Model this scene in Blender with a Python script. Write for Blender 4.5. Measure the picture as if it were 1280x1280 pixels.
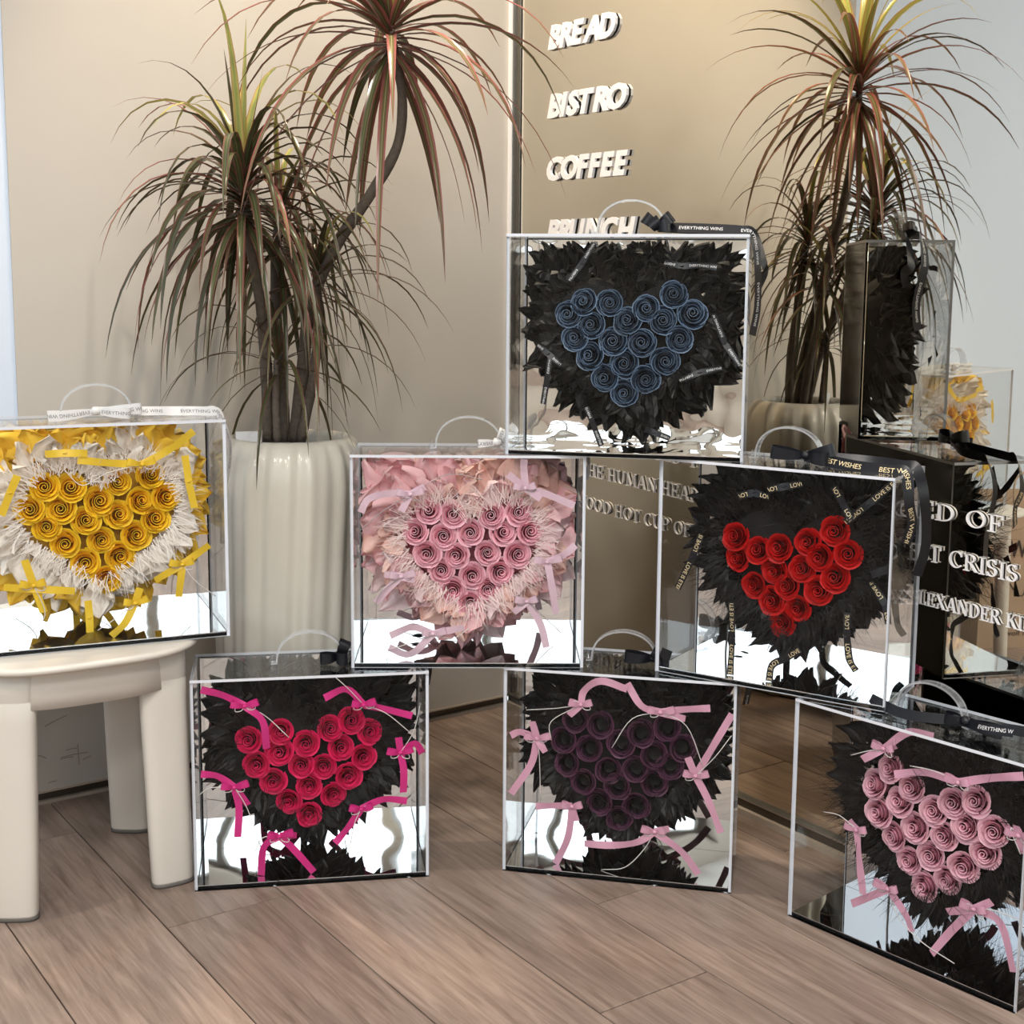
import bpy, math, random
from math import sin, cos, pi, radians
from mathutils import Vector, Matrix, Euler

# ------------------------------------------------------------------ camera
for o in list(bpy.data.objects):
    bpy.data.objects.remove(o)
SC = bpy.context.scene
COL = SC.collection
FPX, CY, PITCH, ROLL, CAMH = 1709.0, 572.0, 0.13715, 0.00761, 1.0538   # solved from the photo's edges (1280 px frame)
cam_d = bpy.data.cameras.new('camera')
cam = bpy.data.objects.new('camera', cam_d)
COL.objects.link(cam)
cam_d.sensor_width = 36
cam_d.lens = 36 * FPX / 1280
cam_d.shift_y = (CY - 640) / 1280
cam_d.clip_start = 0.02
cam.matrix_world = Matrix.Translation((0, 0, CAMH)) @ Matrix.Rotation(pi / 2 - PITCH, 4, 'X') @ Matrix.Rotation(ROLL, 4, 'Z')
SC.camera = cam

# room axes: N points at the mirror wall, M at the plaster wall (they meet in the corner)
PHI = 0.61177
N = Vector((cos(PHI), sin(PHI), 0))
M = Vector((-sin(PHI), cos(PHI), 0))
MO, WO = 1.8513, 2.639            # distance of mirror wall and plaster wall from the camera
CMIN, EMIN, CEIL = -3.0, -2.6, 2.75
def RP(c, e, z=0.0):
    return N * c + M * e + Vector((0, 0, z))
ROOM = Matrix(((N.x, M.x, 0, 0), (N.y, M.y, 0, 0), (0, 0, 1, 0), (0, 0, 0, 1)))   # (c, e, z) -> world

# ------------------------------------------------------------------ world, daylight, exposure
w = bpy.data.worlds.new('overcast_sky')
SC.world = w
w.use_nodes = True
bg = w.node_tree.nodes['Background']
bg.inputs[0].default_value = (0.84, 0.93, 1.0, 1)
bg.inputs[1].default_value = 2.2
WIN_C = (-2.1, 2.4, 1.28, 2.55)       # window in the wall opposite the mirror: e range, z range
WIN_E = (-2.8, 1.5, 1.28, 2.6)        # window in the wall behind the camera: c range, z range
def portal(loc, sx, sy, face):
    l = bpy.data.lights.new('window_portal', 'AREA')
    l.shape = 'RECTANGLE'; l.size = sx; l.size_y = sy
    l.cycles.is_portal = True
    o = bpy.data.objects.new('window_portal', l); COL.objects.link(o)
    o.matrix_world = Matrix.Translation(loc) @ face.to_track_quat('-Z', 'Y').to_matrix().to_4x4()
portal(RP(CMIN - .01, (WIN_C[0] + WIN_C[1]) / 2, (WIN_C[2] + WIN_C[3]) / 2), WIN_C[1] - WIN_C[0], WIN_C[3] - WIN_C[2], N)
portal(RP((WIN_E[0] + WIN_E[1]) / 2, EMIN - .01, (WIN_E[2] + WIN_E[3]) / 2), WIN_E[1] - WIN_E[0], WIN_E[3] - WIN_E[2], M)
vs = SC.view_settings
vs.view_transform = 'Standard'; vs.look = 'None'; vs.gamma = 1; vs.use_curve_mapping = False
vs.exposure = 0.43
cy = SC.cycles
cy.max_bounces = 14; cy.glossy_bounces = 10; cy.transparent_max_bounces = 40; cy.diffuse_bounces = 5
cy.caustics_reflective = False; cy.caustics_refractive = False
cy.sample_clamp_indirect = 6.0
cy.use_denoising = True

# ------------------------------------------------------------------ helpers
RND = random.Random(7)
def U(a, b): return RND.uniform(a, b)
def lerp(a, b, t): return a + (b - a) * t

def ray(u, v):
    a = (u - 640) / FPX; b = (v - CY) / FPX
    a, b = a * cos(-ROLL) - b * sin(-ROLL), a * sin(-ROLL) + b * cos(-ROLL)
    return Vector((a, cos(PITCH) - b * sin(PITCH), -sin(PITCH) - b * cos(PITCH)))
CAMV = Vector((0, 0, CAMH))

def mesh(name, verts, faces, mats=(), uv=None, smooth=False, fmat=None):
    me = bpy.data.meshes.new(name)
    me.from_pydata([tuple(v) for v in verts], [], faces)
    for m_ in (mats if isinstance(mats, (list, tuple)) else [mats]):
        me.materials.append(m_)
    if uv:
        lay = me.uv_layers.new(name='UVMap').data
        for lp in me.loops:
            lay[lp.index].uv = uv[lp.vertex_index]
    if fmat:
        for p_, i in zip(me.polygons, fmat): p_.material_index = i
    if smooth:
        me.polygons.foreach_set('use_smooth', [True] * len(me.polygons))
    me.update()
    return me

def obj(name, me, parent=None, mat=None):
    o = bpy.data.objects.new(name, me); COL.objects.link(o)
    if parent is not None: o.parent = parent
    if mat is not None: o.matrix_basis = mat
    return o

def thing(name, label, cat, mat=Matrix(), group=None):
    o = bpy.data.objects.new(name, None); COL.objects.link(o)
    o.empty_display_size = .05
    o.matrix_basis = mat; o['label'] = label; o['category'] = cat
    if group: o['group'] = group
    return o

def struct(o, label=None):
    o['kind'] = 'structure'
    if label: o['label'] = label
    return o

class MB:
    def __init__(s): s.v = []; s.f = []; s.uv = []; s.m = []
    def add(s, v, f, uv=None, mi=0, mat=None):
        k = len(s.v)
        s.v += [(mat @ Vector(a)) if mat else Vector(a) for a in v]
        s.f += [tuple(i + k for i in q) for q in f]
        s.uv += uv if uv else [(0, 0)] * len(v)
        s.m += [mi] * len(f) if isinstance(mi, int) else mi
        return s
    def build(s, name, mats, parent=None, mat=None, smooth=False):
        return obj(name, s.me(name, mats, smooth), parent, mat)
    def me(s, name, mats, smooth=False):
        return mesh(name, s.v, s.f, mats, s.uv, smooth, s.m)

def box(x0, x1, y0, y1, z0, z1):
    v = [(x, y, z) for z in (z0, z1) for y in (y0, y1) for x in (x0, x1)]
    return v, [(0, 2, 3, 1), (4, 5, 7, 6), (0, 1, 5, 4), (2, 6, 7, 3), (0, 4, 6, 2), (1, 3, 7, 5)]

def chamfer(x0, x1, y0, y1, z0, z1, b):
    """box with the top edges cut at 45 degrees"""
    v = []
    for z, q in ((z0, 0), (z1 - b, 0), (z1, b)):
        v += [(x0 + q, y0 + q, z), (x1 - q, y0 + q, z), (x1 - q, y1 - q, z), (x0 + q, y1 - q, z)]
    f = [(3, 2, 1, 0), (8, 9, 10, 11)]
    for r in (0, 4):
        for i in range(4):
            j = (i + 1) % 4
            f.append((r + i, r + j, r + 4 + j, r + 4 + i))
    return v, f

def catmull(pts, n=5):
    p = [Vector(q) for q in pts]
    if len(p) < 3:
        return [p[0].lerp(p[1], i / n) for i in range(n + 1)]
    p = [p[0] * 2 - p[1]] + p + [p[-1] * 2 - p[-2]]
    out = []
    for i in range(1, len(p) - 2):
        a, b, c, d = p[i - 1:i + 3]
        for k in range(n):
            t = k / n
            out.append(.5 * ((2 * b) + (c - a) * t + (2 * a - 5 * b + 4 * c - d) * t * t + (3 * b - a - 3 * c + d) * t ** 3))
    out.append(p[-2])
    return out

def tube(path, rad, seg=6, cap=True):
    P = [Vector(q) for q in path]; v = []; f = []
    up = Vector((0.13, 0.31, 0.94))
    for i, p in enumerate(P):
        t = (P[min(i + 1, len(P) - 1)] - P[max(i - 1, 0)]).normalized()
        if abs(t.dot(up)) > .97: up = Vector((.9, .1, .2))
        a = t.cross(up).normalized(); b = a.cross(t)
        up = b
        r = rad(i / (len(P) - 1)) if callable(rad) else rad
        for k in range(seg):
            q = 2 * pi * k / seg
            v.append(p + (a * cos(q) + b * sin(q)) * r)
    for i in range(len(P) - 1):
        for k in range(seg):
            j = (k + 1) % seg
            f.append((i * seg + k, i * seg + j, (i + 1) * seg + j, (i + 1) * seg + k))
    if cap:
        f.append(tuple(range(seg - 1, -1, -1))); f.append(tuple(range((len(P) - 1) * seg, len(P) * seg)))
    return v, f

def ribbon(path, wid, nrm, taper=None, side=None):
    """flat band along path; nrm = face normal (vector or list); returns verts, faces, uv, sides, arc lengths"""
    P = [Vector(q) for q in path]; v = []; f = []; uv = []; S = []; L = [0]
    for i, p in enumerate(P):
        t = (P[min(i + 1, len(P) - 1)] - P[max(i - 1, 0)]).normalized()
        n_ = Vector(nrm[i] if isinstance(nrm, list) else nrm)
        s = t.cross(n_) if side is None else Vector(side)
        s = s.normalized() if s.length > 1e-6 else (S[-1] if S else Vector((1, 0, 0)))
        if S and s.dot(S[-1]) < 0: s = -s
        S.append(s)
        w_ = wid * (taper(i / (len(P) - 1)) if taper else 1) / 2
        v += [p - s * w_, p + s * w_]; uv += [(0, i / (len(P) - 1)), (1, i / (len(P) - 1))]
        if i: L.append(L[-1] + (p - P[i - 1]).length); f.append((2 * i - 2, 2 * i - 1, 2 * i + 1, 2 * i))
    return v, f, uv, S, L

def lathe(prof, seg=32, radf=None):
    v = []; f = []
    for r, z in prof:
        for k in range(seg):
            a = 2 * pi * k / seg
            rr = r if radf is None else radf(r, a, z)
            v.append((rr * cos(a), rr * sin(a), z))
    for i in range(len(prof) - 1):
        for k in range(seg):
            j = (k + 1) % seg
            f.append((i * seg + k, i * seg + j, (i + 1) * seg + j, (i + 1) * seg + k))
    return v, f

# ------------------------------------------------------------------ materials
def nt(name):
    m_ = bpy.data.materials.new(name); m_.use_nodes = True
    t = m_.node_tree; t.nodes.clear()
    out = t.nodes.new('ShaderNodeOutputMaterial')
    return m_, t, out

def pm(name, col, rough=.5, metal=0.0, spec=.5, sheen=0.0, coat=0.0, transl=0.0, vary=0.0, bump=0.0, bscale=40.0):
    m_, t, out = nt(name)
    p = t.nodes.new('ShaderNodeBsdfPrincipled')
    p.inputs['Base Color'].default_value = (*col, 1)
    p.inputs['Roughness'].default_value = rough
    p.inputs['Metallic'].default_value = metal
    p.inputs['Specular IOR Level'].default_value = spec
    p.inputs['Sheen Weight'].default_value = sheen
    p.inputs['Coat Weight'].default_value = coat
    res = p.outputs[0]
    if vary or bump:
        tc = t.nodes.new('ShaderNodeTexCoord'); nz = t.nodes.new('ShaderNodeTexNoise')
        nz.inputs['Scale'].default_value = bscale; nz.inputs['Detail'].default_value = 4
        t.links.new(tc.outputs['Object'], nz.inputs['Vector'])
        if vary:
            mx = t.nodes.new('ShaderNodeMix'); mx.data_type = 'RGBA'
            mx.inputs[6].default_value = (*[c * (1 - vary) for c in col], 1)
            mx.inputs[7].default_value = (*[min(1, c * (1 + vary)) for c in col], 1)
            t.links.new(nz.outputs['Fac'], mx.inputs[0]); t.links.new(mx.outputs[2], p.inputs['Base Color'])
        if bump:
            b = t.nodes.new('ShaderNodeBump'); b.inputs['Strength'].default_value = bump; b.inputs['Distance'].default_value = .004
            t.links.new(nz.outputs['Fac'], b.inputs['Height']); t.links.new(b.outputs[0], p.inputs['Normal'])
    if transl:
        tr = t.nodes.new('ShaderNodeBsdfTranslucent'); tr.inputs[0].default_value = (*col, 1)
        mx = t.nodes.new('ShaderNodeMixShader'); mx.inputs[0].default_value = transl
        t.links.new(p.outputs[0], mx.inputs[1]); t.links.new(tr.outputs[0], mx.inputs[2]); res = mx.outputs[0]
    t.links.new(res, out.inputs[0])
    return m_

def ramp_mat(name, stops, axis='Y', rough=.5, sheen=0.0, transl=0.0, spec=.5, noise=0.0):
    """colour across the piece's own UV (dyed petals with painted shade in the gaps, variegated leaves)"""
    m_, t, out = nt(name)
    p = t.nodes.new('ShaderNodeBsdfPrincipled'); p.inputs['Roughness'].default_value = rough
    p.inputs['Sheen Weight'].default_value = sheen; p.inputs['Specular IOR Level'].default_value = spec
    uvn = t.nodes.new('ShaderNodeUVMap'); uvn.uv_map = 'UVMap'
    sp = t.nodes.new('ShaderNodeSeparateXYZ'); t.links.new(uvn.outputs[0], sp.inputs[0])
    r = t.nodes.new('ShaderNodeValToRGB'); e = r.color_ramp.elements
    while len(e) < len(stops): e.new(.5)
    for k, (pos, c) in enumerate(stops): e[k].position = pos; e[k].color = (*c, 1)
    t.links.new(sp.outputs[axis], r.inputs[0])
    colout = r.outputs[0]
    if noise:
        oi = t.nodes.new('ShaderNodeObjectInfo'); hs = t.nodes.new('ShaderNodeHueSaturation')
        mr = t.nodes.new('ShaderNodeMapRange'); mr.inputs[3].default_value = 1 - noise; mr.inputs[4].default_value = 1 + noise
        t.links.new(oi.outputs['Random'], mr.inputs[0]); t.links.new(mr.outputs[0], hs.inputs['Value'])
        t.links.new(colout, hs.inputs['Color']); colout = hs.outputs[0]
    t.links.new(colout, p.inputs['Base Color'])
    res = p.outputs[0]
    if transl:
        tr = t.nodes.new('ShaderNodeBsdfTranslucent'); t.links.new(colout, tr.inputs[0])
        mx = t.nodes.new('ShaderNodeMixShader'); mx.inputs[0].default_value = transl
        t.links.new(res, mx.inputs[1]); t.links.new(tr.outputs[0], mx.inputs[2]); res = mx.outputs[0]
    t.links.new(res, out.inputs[0])
    return m_

def clear_mat(name, tint=(.985, .985, .985), ior=1.45, haze=0.0, rough=.01):
    m_, t, out = nt(name)
    tr = t.nodes.new('ShaderNodeBsdfTransparent'); tr.inputs[0].default_value = (*tint, 1)
    gl = t.nodes.new('ShaderNodeBsdfGlossy'); gl.inputs[0].default_value = (1, 1, 1, 1); gl.inputs['Roughness'].default_value = rough
    lw = t.nodes.new('ShaderNodeLayerWeight'); lw.inputs[0].default_value = .5      # 1 - |cos|, same from either side of the thin sheet
    pw = t.nodes.new('ShaderNodeMath'); pw.operation = 'POWER'; pw.inputs[1].default_value = 5; t.links.new(lw.outputs['Facing'], pw.inputs[0])
    f0 = ((ior - 1) / (ior + 1)) ** 2
    fr = t.nodes.new('ShaderNodeMath'); fr.operation = 'MULTIPLY_ADD'; fr.inputs[1].default_value = .8; fr.inputs[2].default_value = f0; t.links.new(pw.outputs[0], fr.inputs[0])
    mx = t.nodes.new('ShaderNodeMixShader')
    t.links.new(fr.outputs[0], mx.inputs[0]); t.links.new(tr.outputs[0], mx.inputs[1]); t.links.new(gl.outputs[0], mx.inputs[2])
    res = mx.outputs[0]
    if haze:
        df = t.nodes.new('ShaderNodeBsdfDiffuse'); df.inputs[0].default_value = (.85, .87, .9, 1)
        m2 = t.nodes.new('ShaderNodeMixShader'); m2.inputs[0].default_value = haze
        t.links.new(res, m2.inputs[1]); t.links.new(df.outputs[0], m2.inputs[2]); res = m2.outputs[0]
    t.links.new(res, out.inputs[0])
    return m_

def mirror_mat(name, col, rough, wave=0.0, wscale=6.0):
    m_, t, out = nt(name)
    p = t.nodes.new('ShaderNodeBsdfPrincipled')
    p.inputs['Base Color'].default_value = (*col, 1); p.inputs['Metallic'].default_value = 1; p.inputs['Roughness'].default_value = rough
    if wave:
        tc = t.nodes.new('ShaderNodeTexCoord'); nz = t.nodes.new('ShaderNodeTexNoise')
        nz.inputs['Scale'].default_value = wscale; nz.inputs['Detail'].default_value = 1.5
        b = t.nodes.new('ShaderNodeBump'); b.inputs['Strength'].default_value = 1.0; b.inputs['Distance'].default_value = wave
        t.links.new(tc.outputs['Object'], nz.inputs['Vector']); t.links.new(nz.outputs['Fac'], b.inputs['Height'])
        t.links.new(b.outputs[0], p.inputs['Normal'])
    t.links.new(p.outputs[0], out.inputs[0])
    return m_

def wood_mat(name):
    m_, t, out = nt(name)
    N_ = t.nodes.new; Lk = t.links.new
    p = N_('ShaderNodeBsdfPrincipled')
    tc = N_('ShaderNodeTexCoord'); oi = N_('ShaderNodeObjectInfo')
    off = N_('ShaderNodeVectorMath'); off.operation = 'SCALE'; off.inputs[0].default_value = (7.3, 19.1, 3.7)
    Lk(oi.outputs['Random'], off.inputs['Scale'])
    ad = N_('ShaderNodeVectorMath'); Lk(tc.outputs['Object'], ad.inputs[0]); Lk(off.outputs[0], ad.inputs[1])
    mp = N_('ShaderNodeMapping'); mp.inputs['Scale'].default_value = (48, 3.2, 1); Lk(ad.outputs[0], mp.inputs[0])
    n1 = N_('ShaderNodeTexNoise'); n1.inputs['Scale'].default_value = 1.6; n1.inputs['Detail'].default_value = 7; n1.inputs['Roughness'].default_value = .65
    n1.inputs['Distortion'].default_value = .6
    Lk(mp.outputs[0], n1.inputs['Vector'])
    mp2 = N_('ShaderNodeMapping'); mp2.inputs['Scale'].default_value = (5, 1.3, 1); Lk(ad.outputs[0], mp2.inputs[0])
    n2 = N_('ShaderNodeTexNoise'); n2.inputs['Scale'].default_value = 1.5; n2.inputs['Detail'].default_value = 3
    Lk(mp2.outputs[0], n2.inputs['Vector'])
    r1 = N_('ShaderNodeValToRGB'); e = r1.color_ramp.elements
    e[0].position = .30; e[0].color = (.185, .135, .108, 1); e[1].position = .68; e[1].color = (.40, .315, .265, 1)
    Lk(n1.outputs['Fac'], r1.inputs[0])
    r2 = N_('ShaderNodeValToRGB'); e = r2.color_ramp.elements
    e[0].position = .3; e[0].color = (.72, .70, .70, 1); e[1].position = .7; e[1].color = (1.12, 1.08, 1.05, 1)
    Lk(n2.outputs['Fac'], r2.inputs[0])
    mx = N_('ShaderNodeMix'); mx.data_type = 'RGBA'; mx.blend_type = 'MULTIPLY'; mx.inputs[0].default_value = 1
    Lk(r1.outputs[0], mx.inputs[6]); Lk(r2.outputs[0], mx.inputs[7])
    mr = N_('ShaderNodeMapRange'); mr.inputs[3].default_value = .88; mr.inputs[4].default_value = 1.1
    Lk(oi.outputs['Random'], mr.inputs[0])
    hs = N_('ShaderNodeHueSaturation'); Lk(mr.outputs[0], hs.inputs['Value']); Lk(mx.outputs[2], hs.inputs['Color'])
    Lk(hs.outputs[0], p.inputs['Base Color'])
    p.inputs['Roughness'].default_value = .36
    b = N_('ShaderNodeBump'); b.inputs['Strength'].default_value = .12; b.inputs['Distance'].default_value = .001
    Lk(n1.outputs['Fac'], b.inputs['Height']); Lk(b.outputs[0], p.inputs['Normal'])
    Lk(p.outputs[0], out.inputs[0])
    return m_

MT = {}
MT['plaster'] = pm('beige_plaster', (.52, .49, .445), .75, vary=.03, bump=.08, bscale=9)
MT['white_wall'] = pm('white_wall_cool_lit', (.66, .76, .90), .7)  # white wall, its blue tint stands in for cool window light
MT['ceiling'] = pm('ceiling_paint', (.82, .81, .78), .8)
MT['grey_wall'] = pm('taupe_wall_paint', (.60, .55, .48), .8)
MT['mirror'] = mirror_mat('bronze_tinted_mirror', (.80, .755, .655), .012)
MT['bronze'] = pm('dark_bronze_trim', (.10, .085, .065), .35, .6)
MT['steel'] = pm('brushed_steel_trim', (.62, .62, .60), .28, 1.0)
MT['bead'] = pm('pale_trim_bead', (.45, .38, .31), .5)
MT['wood'] = wood_mat('taupe_oak_plank')
MT['subfloor'] = pm('dark_joint', (.05, .035, .028), .9)
MT['letter'] = pm('white_letter_acrylic', (.93, .91, .91), .4)
MT['plastic'] = pm('cream_white_plastic', (.70, .665, .60), .33, vary=.03, bscale=12)
MT['rubber'] = pm('grey_foot_pad', (.12, .11, .10), .7)
MT['pearl'] = pm('pearl_glaze', (.64, .61, .53), .30, coat=.25, vary=.05, bscale=14)
MT['soil'] = pm('planter_soil', (.05, .035, .025), .9, bump=.6, bscale=90)
MT['bark'] = pm('grey_brown_cane_bark', (.115, .092, .07), .75, vary=.35, bump=.7, bscale=120)
def leaf_stops(edge, mid, core): return [(0, edge), (.10, edge), (.20, mid), (.42, mid), (.5, core), (.58, mid), (.80, mid), (.90, edge), (1, edge)]
MT['leaf'] = ramp_mat('green_leaf', leaf_stops((.19, .075, .055), (.075, .085, .035), (.17, .17, .08)), 'X', .26, transl=.12, noise=.4)
MT['leaf_red'] = ramp_mat('red_edged_leaf', [(0, (.33, .10, .09)), (.20, (.30, .11, .09)), (.32, (.12, .11, .045)), (.46, (.17, .15, .06)), (.5, (.42, .37, .22)), (.54, (.17, .15, .06)), (.68, (.12, .11, .045)), (.80, (.30, .11, .09)), (1, (.33, .10, .09))], 'X', .26, transl=.15, noise=.35)
MT['leaf_young'] = ramp_mat('young_leaf', [(0, (.42, .20, .10)), (.16, (.48, .42, .12)), (.5, (.26, .33, .10)), (.84, (.48, .42, .12)), (1, (.42, .20, .10))], 'X', .26, transl=.2, noise=.25)
MT['clear'] = clear_mat('clear_acrylic', (.98, .985, .985), 1.2)
MT['edge'] = pm('acrylic_edge', (.74, .77, .83), .22, spec=.6)
MT['handle'] = clear_mat('clear_acrylic_bar', (.94, .95, .96), 1.5, haze=.07, rough=.04)
MT['handle_edge'] = clear_mat('clear_acrylic_bar_edge', (.85, .88, .90), 1.6, haze=.30, rough=.05)
MT['black_gloss'] = pm('black_gloss_acrylic', (.004, .0045, .005), .10, spec=.18)
MT['case_mirror'] = mirror_mat('silver_mirror_sheet', (.88, .88, .87), .02, wave=.0012, wscale=5)
MT['case_mirror_wavy'] = mirror_mat('wavy_silver_mirror_sheet', (.90, .88, .85), .02, wave=.012, wscale=9)
MT['black_paper'] = pm('black_tissue', (.0085, .008, .008), .45, spec=.28, vary=.2)
MT['black_feather'] = pm('black_feather', (.007, .0065, .0065), .5, spec=.25)
MT['black_foam'] = pm('black_foam', (.010, .009, .009), .9)
MT['black_satin'] = pm('black_satin', (.007, .008, .012), .32, spec=.4)
MT['print_white'] = pm('white_print', (.92, .92, .92), .5)
MT['print_gold'] = pm('gold_print', (.92, .76, .45), .35)
MT['print_grey'] = pm('grey_print', (.20, .20, .22), .5)
MT['white_satin'] = pm('white_satin', (.88, .88, .88), .35, transl=.2)
MT['cord'] = pm('white_waxed_cord', (.74, .70, .68), .4)
MT['kraft'] = pm('kraft_paper', (.52, .39, .28), .7, vary=.06, bscale=30)
MT['ink'] = pm('black_ink', (.03, .03, .03), .6)
MT['scuff'] = pm('scuff_mark', (.33, .28, .24), .8)
MT['lamp_body'] = pm('white_lamp_metal', (.8, .8, .8), .4)

# ------------------------------------------------------------------ floor
floor = obj('floor', mesh('floor', *box(CMIN - .2, MO + .02, EMIN - .2, WO + .02, -.06, -.012), MT['subfloor']), None, ROOM)
struct(floor, 'taupe oak plank floor')
PW = .2085
rows = [.533 + PW * k for k in range(-17, 7)]
ends = {.747: 2.012, 1.168: 1.422, 1.374: 1.69, 1.58: 1.99, .953: 1.05, .533: 1.25}
PL = 1.22
for r in rows:
    key = min(ends, key=lambda q: abs(q - r))
    s0 = ends[key] if abs(key - r) < .03 else (r * 7.77) % PL
    a, b = r, min(r + PW, MO + .01)
    if b <= a: continue
    e0 = s0 - PL * math.ceil((s0 - EMIN) / PL)
    while e0 < WO:
        y0, y1 = max(e0, EMIN), min(e0 + PL, WO)
        if y1 - y0 > .02:
            cx, cyy = (a + b) / 2, (y0 + y1) / 2
            me = mesh('plank', *chamfer(-(b - a) / 2 + .0011, (b - a) / 2 - .0011, -(y1 - y0) / 2 + .0011, (y1 - y0) / 2 - .0011, -.012, 0, .0007), MT['wood'])
            obj('plank', me, floor, Matrix.Translation((cx, cyy, 0)))
        e0 += PL

# ------------------------------------------------------------------ walls
TP = MO - 1.14              # where the beige panel stops
BB = .0235                  # skirting recess
wl = struct(obj('wall_left', mesh('wall_left', *box(TP, MO + .12, WO, WO + .1, BB, CEIL), MT['plaster']), None, ROOM), 'beige plaster wall with a shadow gap at the floor')
struct(obj('wall_left_white', mesh('wall_left_white', *box(CMIN - .1, TP, WO + .004, WO + .1, BB, CEIL), MT['white_wall']), None, ROOM), 'white painted wall beside the beige panel')
struct(obj('baseboard_left', MB().add(*box(CMIN, MO, WO + .012, WO + .1, -.01, BB + .005)).add(*box(CMIN, MO, WO + .002, WO + .0125, -.01, .005), mi=1).me('baseboard_left', [MT['bronze'], MT['bead']]), None, ROOM), 'dark recessed skirting under the beige wall')
struct(obj('trim_1', MB().add(*box(TP, MO, WO - .0025, WO + .001, BB, BB + .004)).me('trim_1', [MT['bead']]), None, ROOM), 'thin pale bead along the bottom of the beige wall')
# scuff marks near the floor on the plaster
for (p0, p1) in [((76, 947), (110, 940)), ((97, 930), (99, 956)), ((82, 938), (96, 935)), ((75, 949), (92, 946)), ((103, 950), (114, 945)), ((56, 908), (84, 894)), ((60, 979), (71, 976)), ((46, 944), (58, 948))]:
    q = []
    for pp in (p0, p1):
        r = ray(*pp); q.append(CAMV + r * ((WO - .0006) / (r.dot(M))))
    v, f, uv, S, L = ribbon([q[0], q[0].lerp(q[1], .5) + Vector((0, 0, .001)), q[1]], .0022, -M)
    o_ = obj('scuff_mark', mesh('scuff_mark', v, f, MT['scuff']), wl); o_.matrix_parent_inverse = ROOM.inverted()

mirror_z0 = .034
struct(obj('wall_right', mesh('wall_right', *box(MO, MO + .1, EMIN - .1, WO, mirror_z0, CEIL), MT['mirror']), None, ROOM), 'bronze tinted mirror wall carrying white lettering')
struct(obj('baseboard_right', MB().add(*box(MO - .016, MO + .1, EMIN, WO, -.01, .013), mi=0).add(*box(MO - .006, MO + .1, EMIN, WO, .013, .030), mi=1)
           .add(*box(MO - .010, MO + .1, EMIN, WO, .030, mirror_z0), mi=2).me('baseboard_right', [MT['bead'], MT['bronze'], MT['steel']]), None, ROOM), 'bronze and steel channel along the foot of the mirror')
struct(obj('trim_2', MB().add(*box(MO - .014, MO, WO - .006, WO, mirror_z0, CEIL), mi=0).add(*box(MO - .018, MO - .014, WO - .010, WO, mirror_z0, CEIL), mi=1)
           .add(*box(MO - .004, MO, WO - .016, WO - .006, mirror_z0, CEIL), mi=2).me('trim_2', [MT['steel'], MT['letter'], MT['bronze']]), None, ROOM), 'steel corner strip between plaster and mirror')
struct(obj('ceiling', mesh('ceiling', *box(CMIN - .2, MO + .2, EMIN - .2, WO + .2, CEIL, CEIL + .1), MT['ceiling']), None, ROOM), 'off-white ceiling')
def wall_hole(name, ax, pos, lo, hi, win, mat, label):
    a0, a1, z0, z1 = win
    b = MB()
    rects = [(lo, hi, -.05, z0), (lo, hi, z1, CEIL), (lo, a0, z0, z1), (a1, hi, z0, z1)]
    for (p, q, s, t_) in rects:
        b.add(*(box(pos - .15, pos, p, q, s, t_) if ax == 'c' else box(p, q, pos - .15, pos, s, t_)))
    struct(obj(name, b.me(name, [mat]), None, ROOM), label)
wall_hole('wall_near', 'c', CMIN, EMIN - .2, WO + .1, WIN_C, MT['grey_wall'], 'wall with a wide shop window facing the mirror')
wall_hole('wall_back', 'e', EMIN, CMIN - .2, MO + .1, WIN_E, MT['grey_wall'], 'wall with a window behind the camera')
for k, (ax, win) in enumerate((('c', WIN_C), ('e', WIN_E))):
    a0, a1, z0, z1 = win; b = MB(); pos = CMIN if ax == 'c' else EMIN
    n_ = 4
    for i in range(n_ + 1):
        a = lerp(a0, a1, i / n_)
        bx_ = (a - .025, a + .025) if 0 < i < n_ else ((a, a + .05) if i == 0 else (a - .05, a))
        b.add(*(box(pos - .10, pos - .05, *bx_, z0, z1) if ax == 'c' else box(*bx_, pos - .10, pos - .05, z0, z1)))
    for z in (z0, z1 - .05):
        b.add(*(box(pos - .10, pos - .05, a0, a1, z, z + .05) if ax == 'c' else box(a0, a1, pos - .10, pos - .05, z, z + .05)))
    struct(obj('window_%d' % (k + 1), b.me('window', [MT['bronze']]), None, ROOM), 'dark framed shop window')

# ------------------------------------------------------------------ ceiling lights above the picture: warm corner spot, plus added fill lamps
def downlight(c, e, aim, power, col, size, blend, label, grp=None):
    t = thing('ceiling_downlight', label, 'downlight', Matrix.Translation(RP(c, e, CEIL)), grp)
    obj('trim_ring', mesh('trim_ring', *lathe([(.032, -.001), (.048, -.001), (.048, -.008), (.036, -.010), (.032, -.004)], 20), MT['lamp_body']), t)
    obj('reflector', mesh('reflector', *lathe([(.032, -.004), (.024, .03), (.002, .034)], 20), MT['steel']), t)
    l = bpy.data.lights.new('spot_bulb', 'SPOT'); l.energy = power; l.color = col; l.spot_size = radians(size); l.spot_blend = blend; l.shadow_soft_size = .03
    lo = bpy.data.objects.new('spot_bulb', l); COL.objects.link(lo)
    p = RP(c, e, CEIL - .02); lo.parent = t
    lo.matrix_basis = Matrix.Translation((0, 0, -.02)) @ (aim - p).to_track_quat('-Z', 'Y').to_matrix().to_4x4()
WARM = (1.0, .80, .56)
downlight(MO - .40, WO - .45, RP(MO - .42, WO - .08, 1.2), 80, WARM, 70, .5, 'warm ceiling spot washing the beige wall by the corner')
downlight(MO - .60, WO - .78, RP(MO - .60, WO - .78, 0), 50, (1.0, .91, .78), 92, .6, 'added fill spot above the plant and the stacked boxes')  # extra spot added to brighten the dark corner, no second fitting is seen
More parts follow.
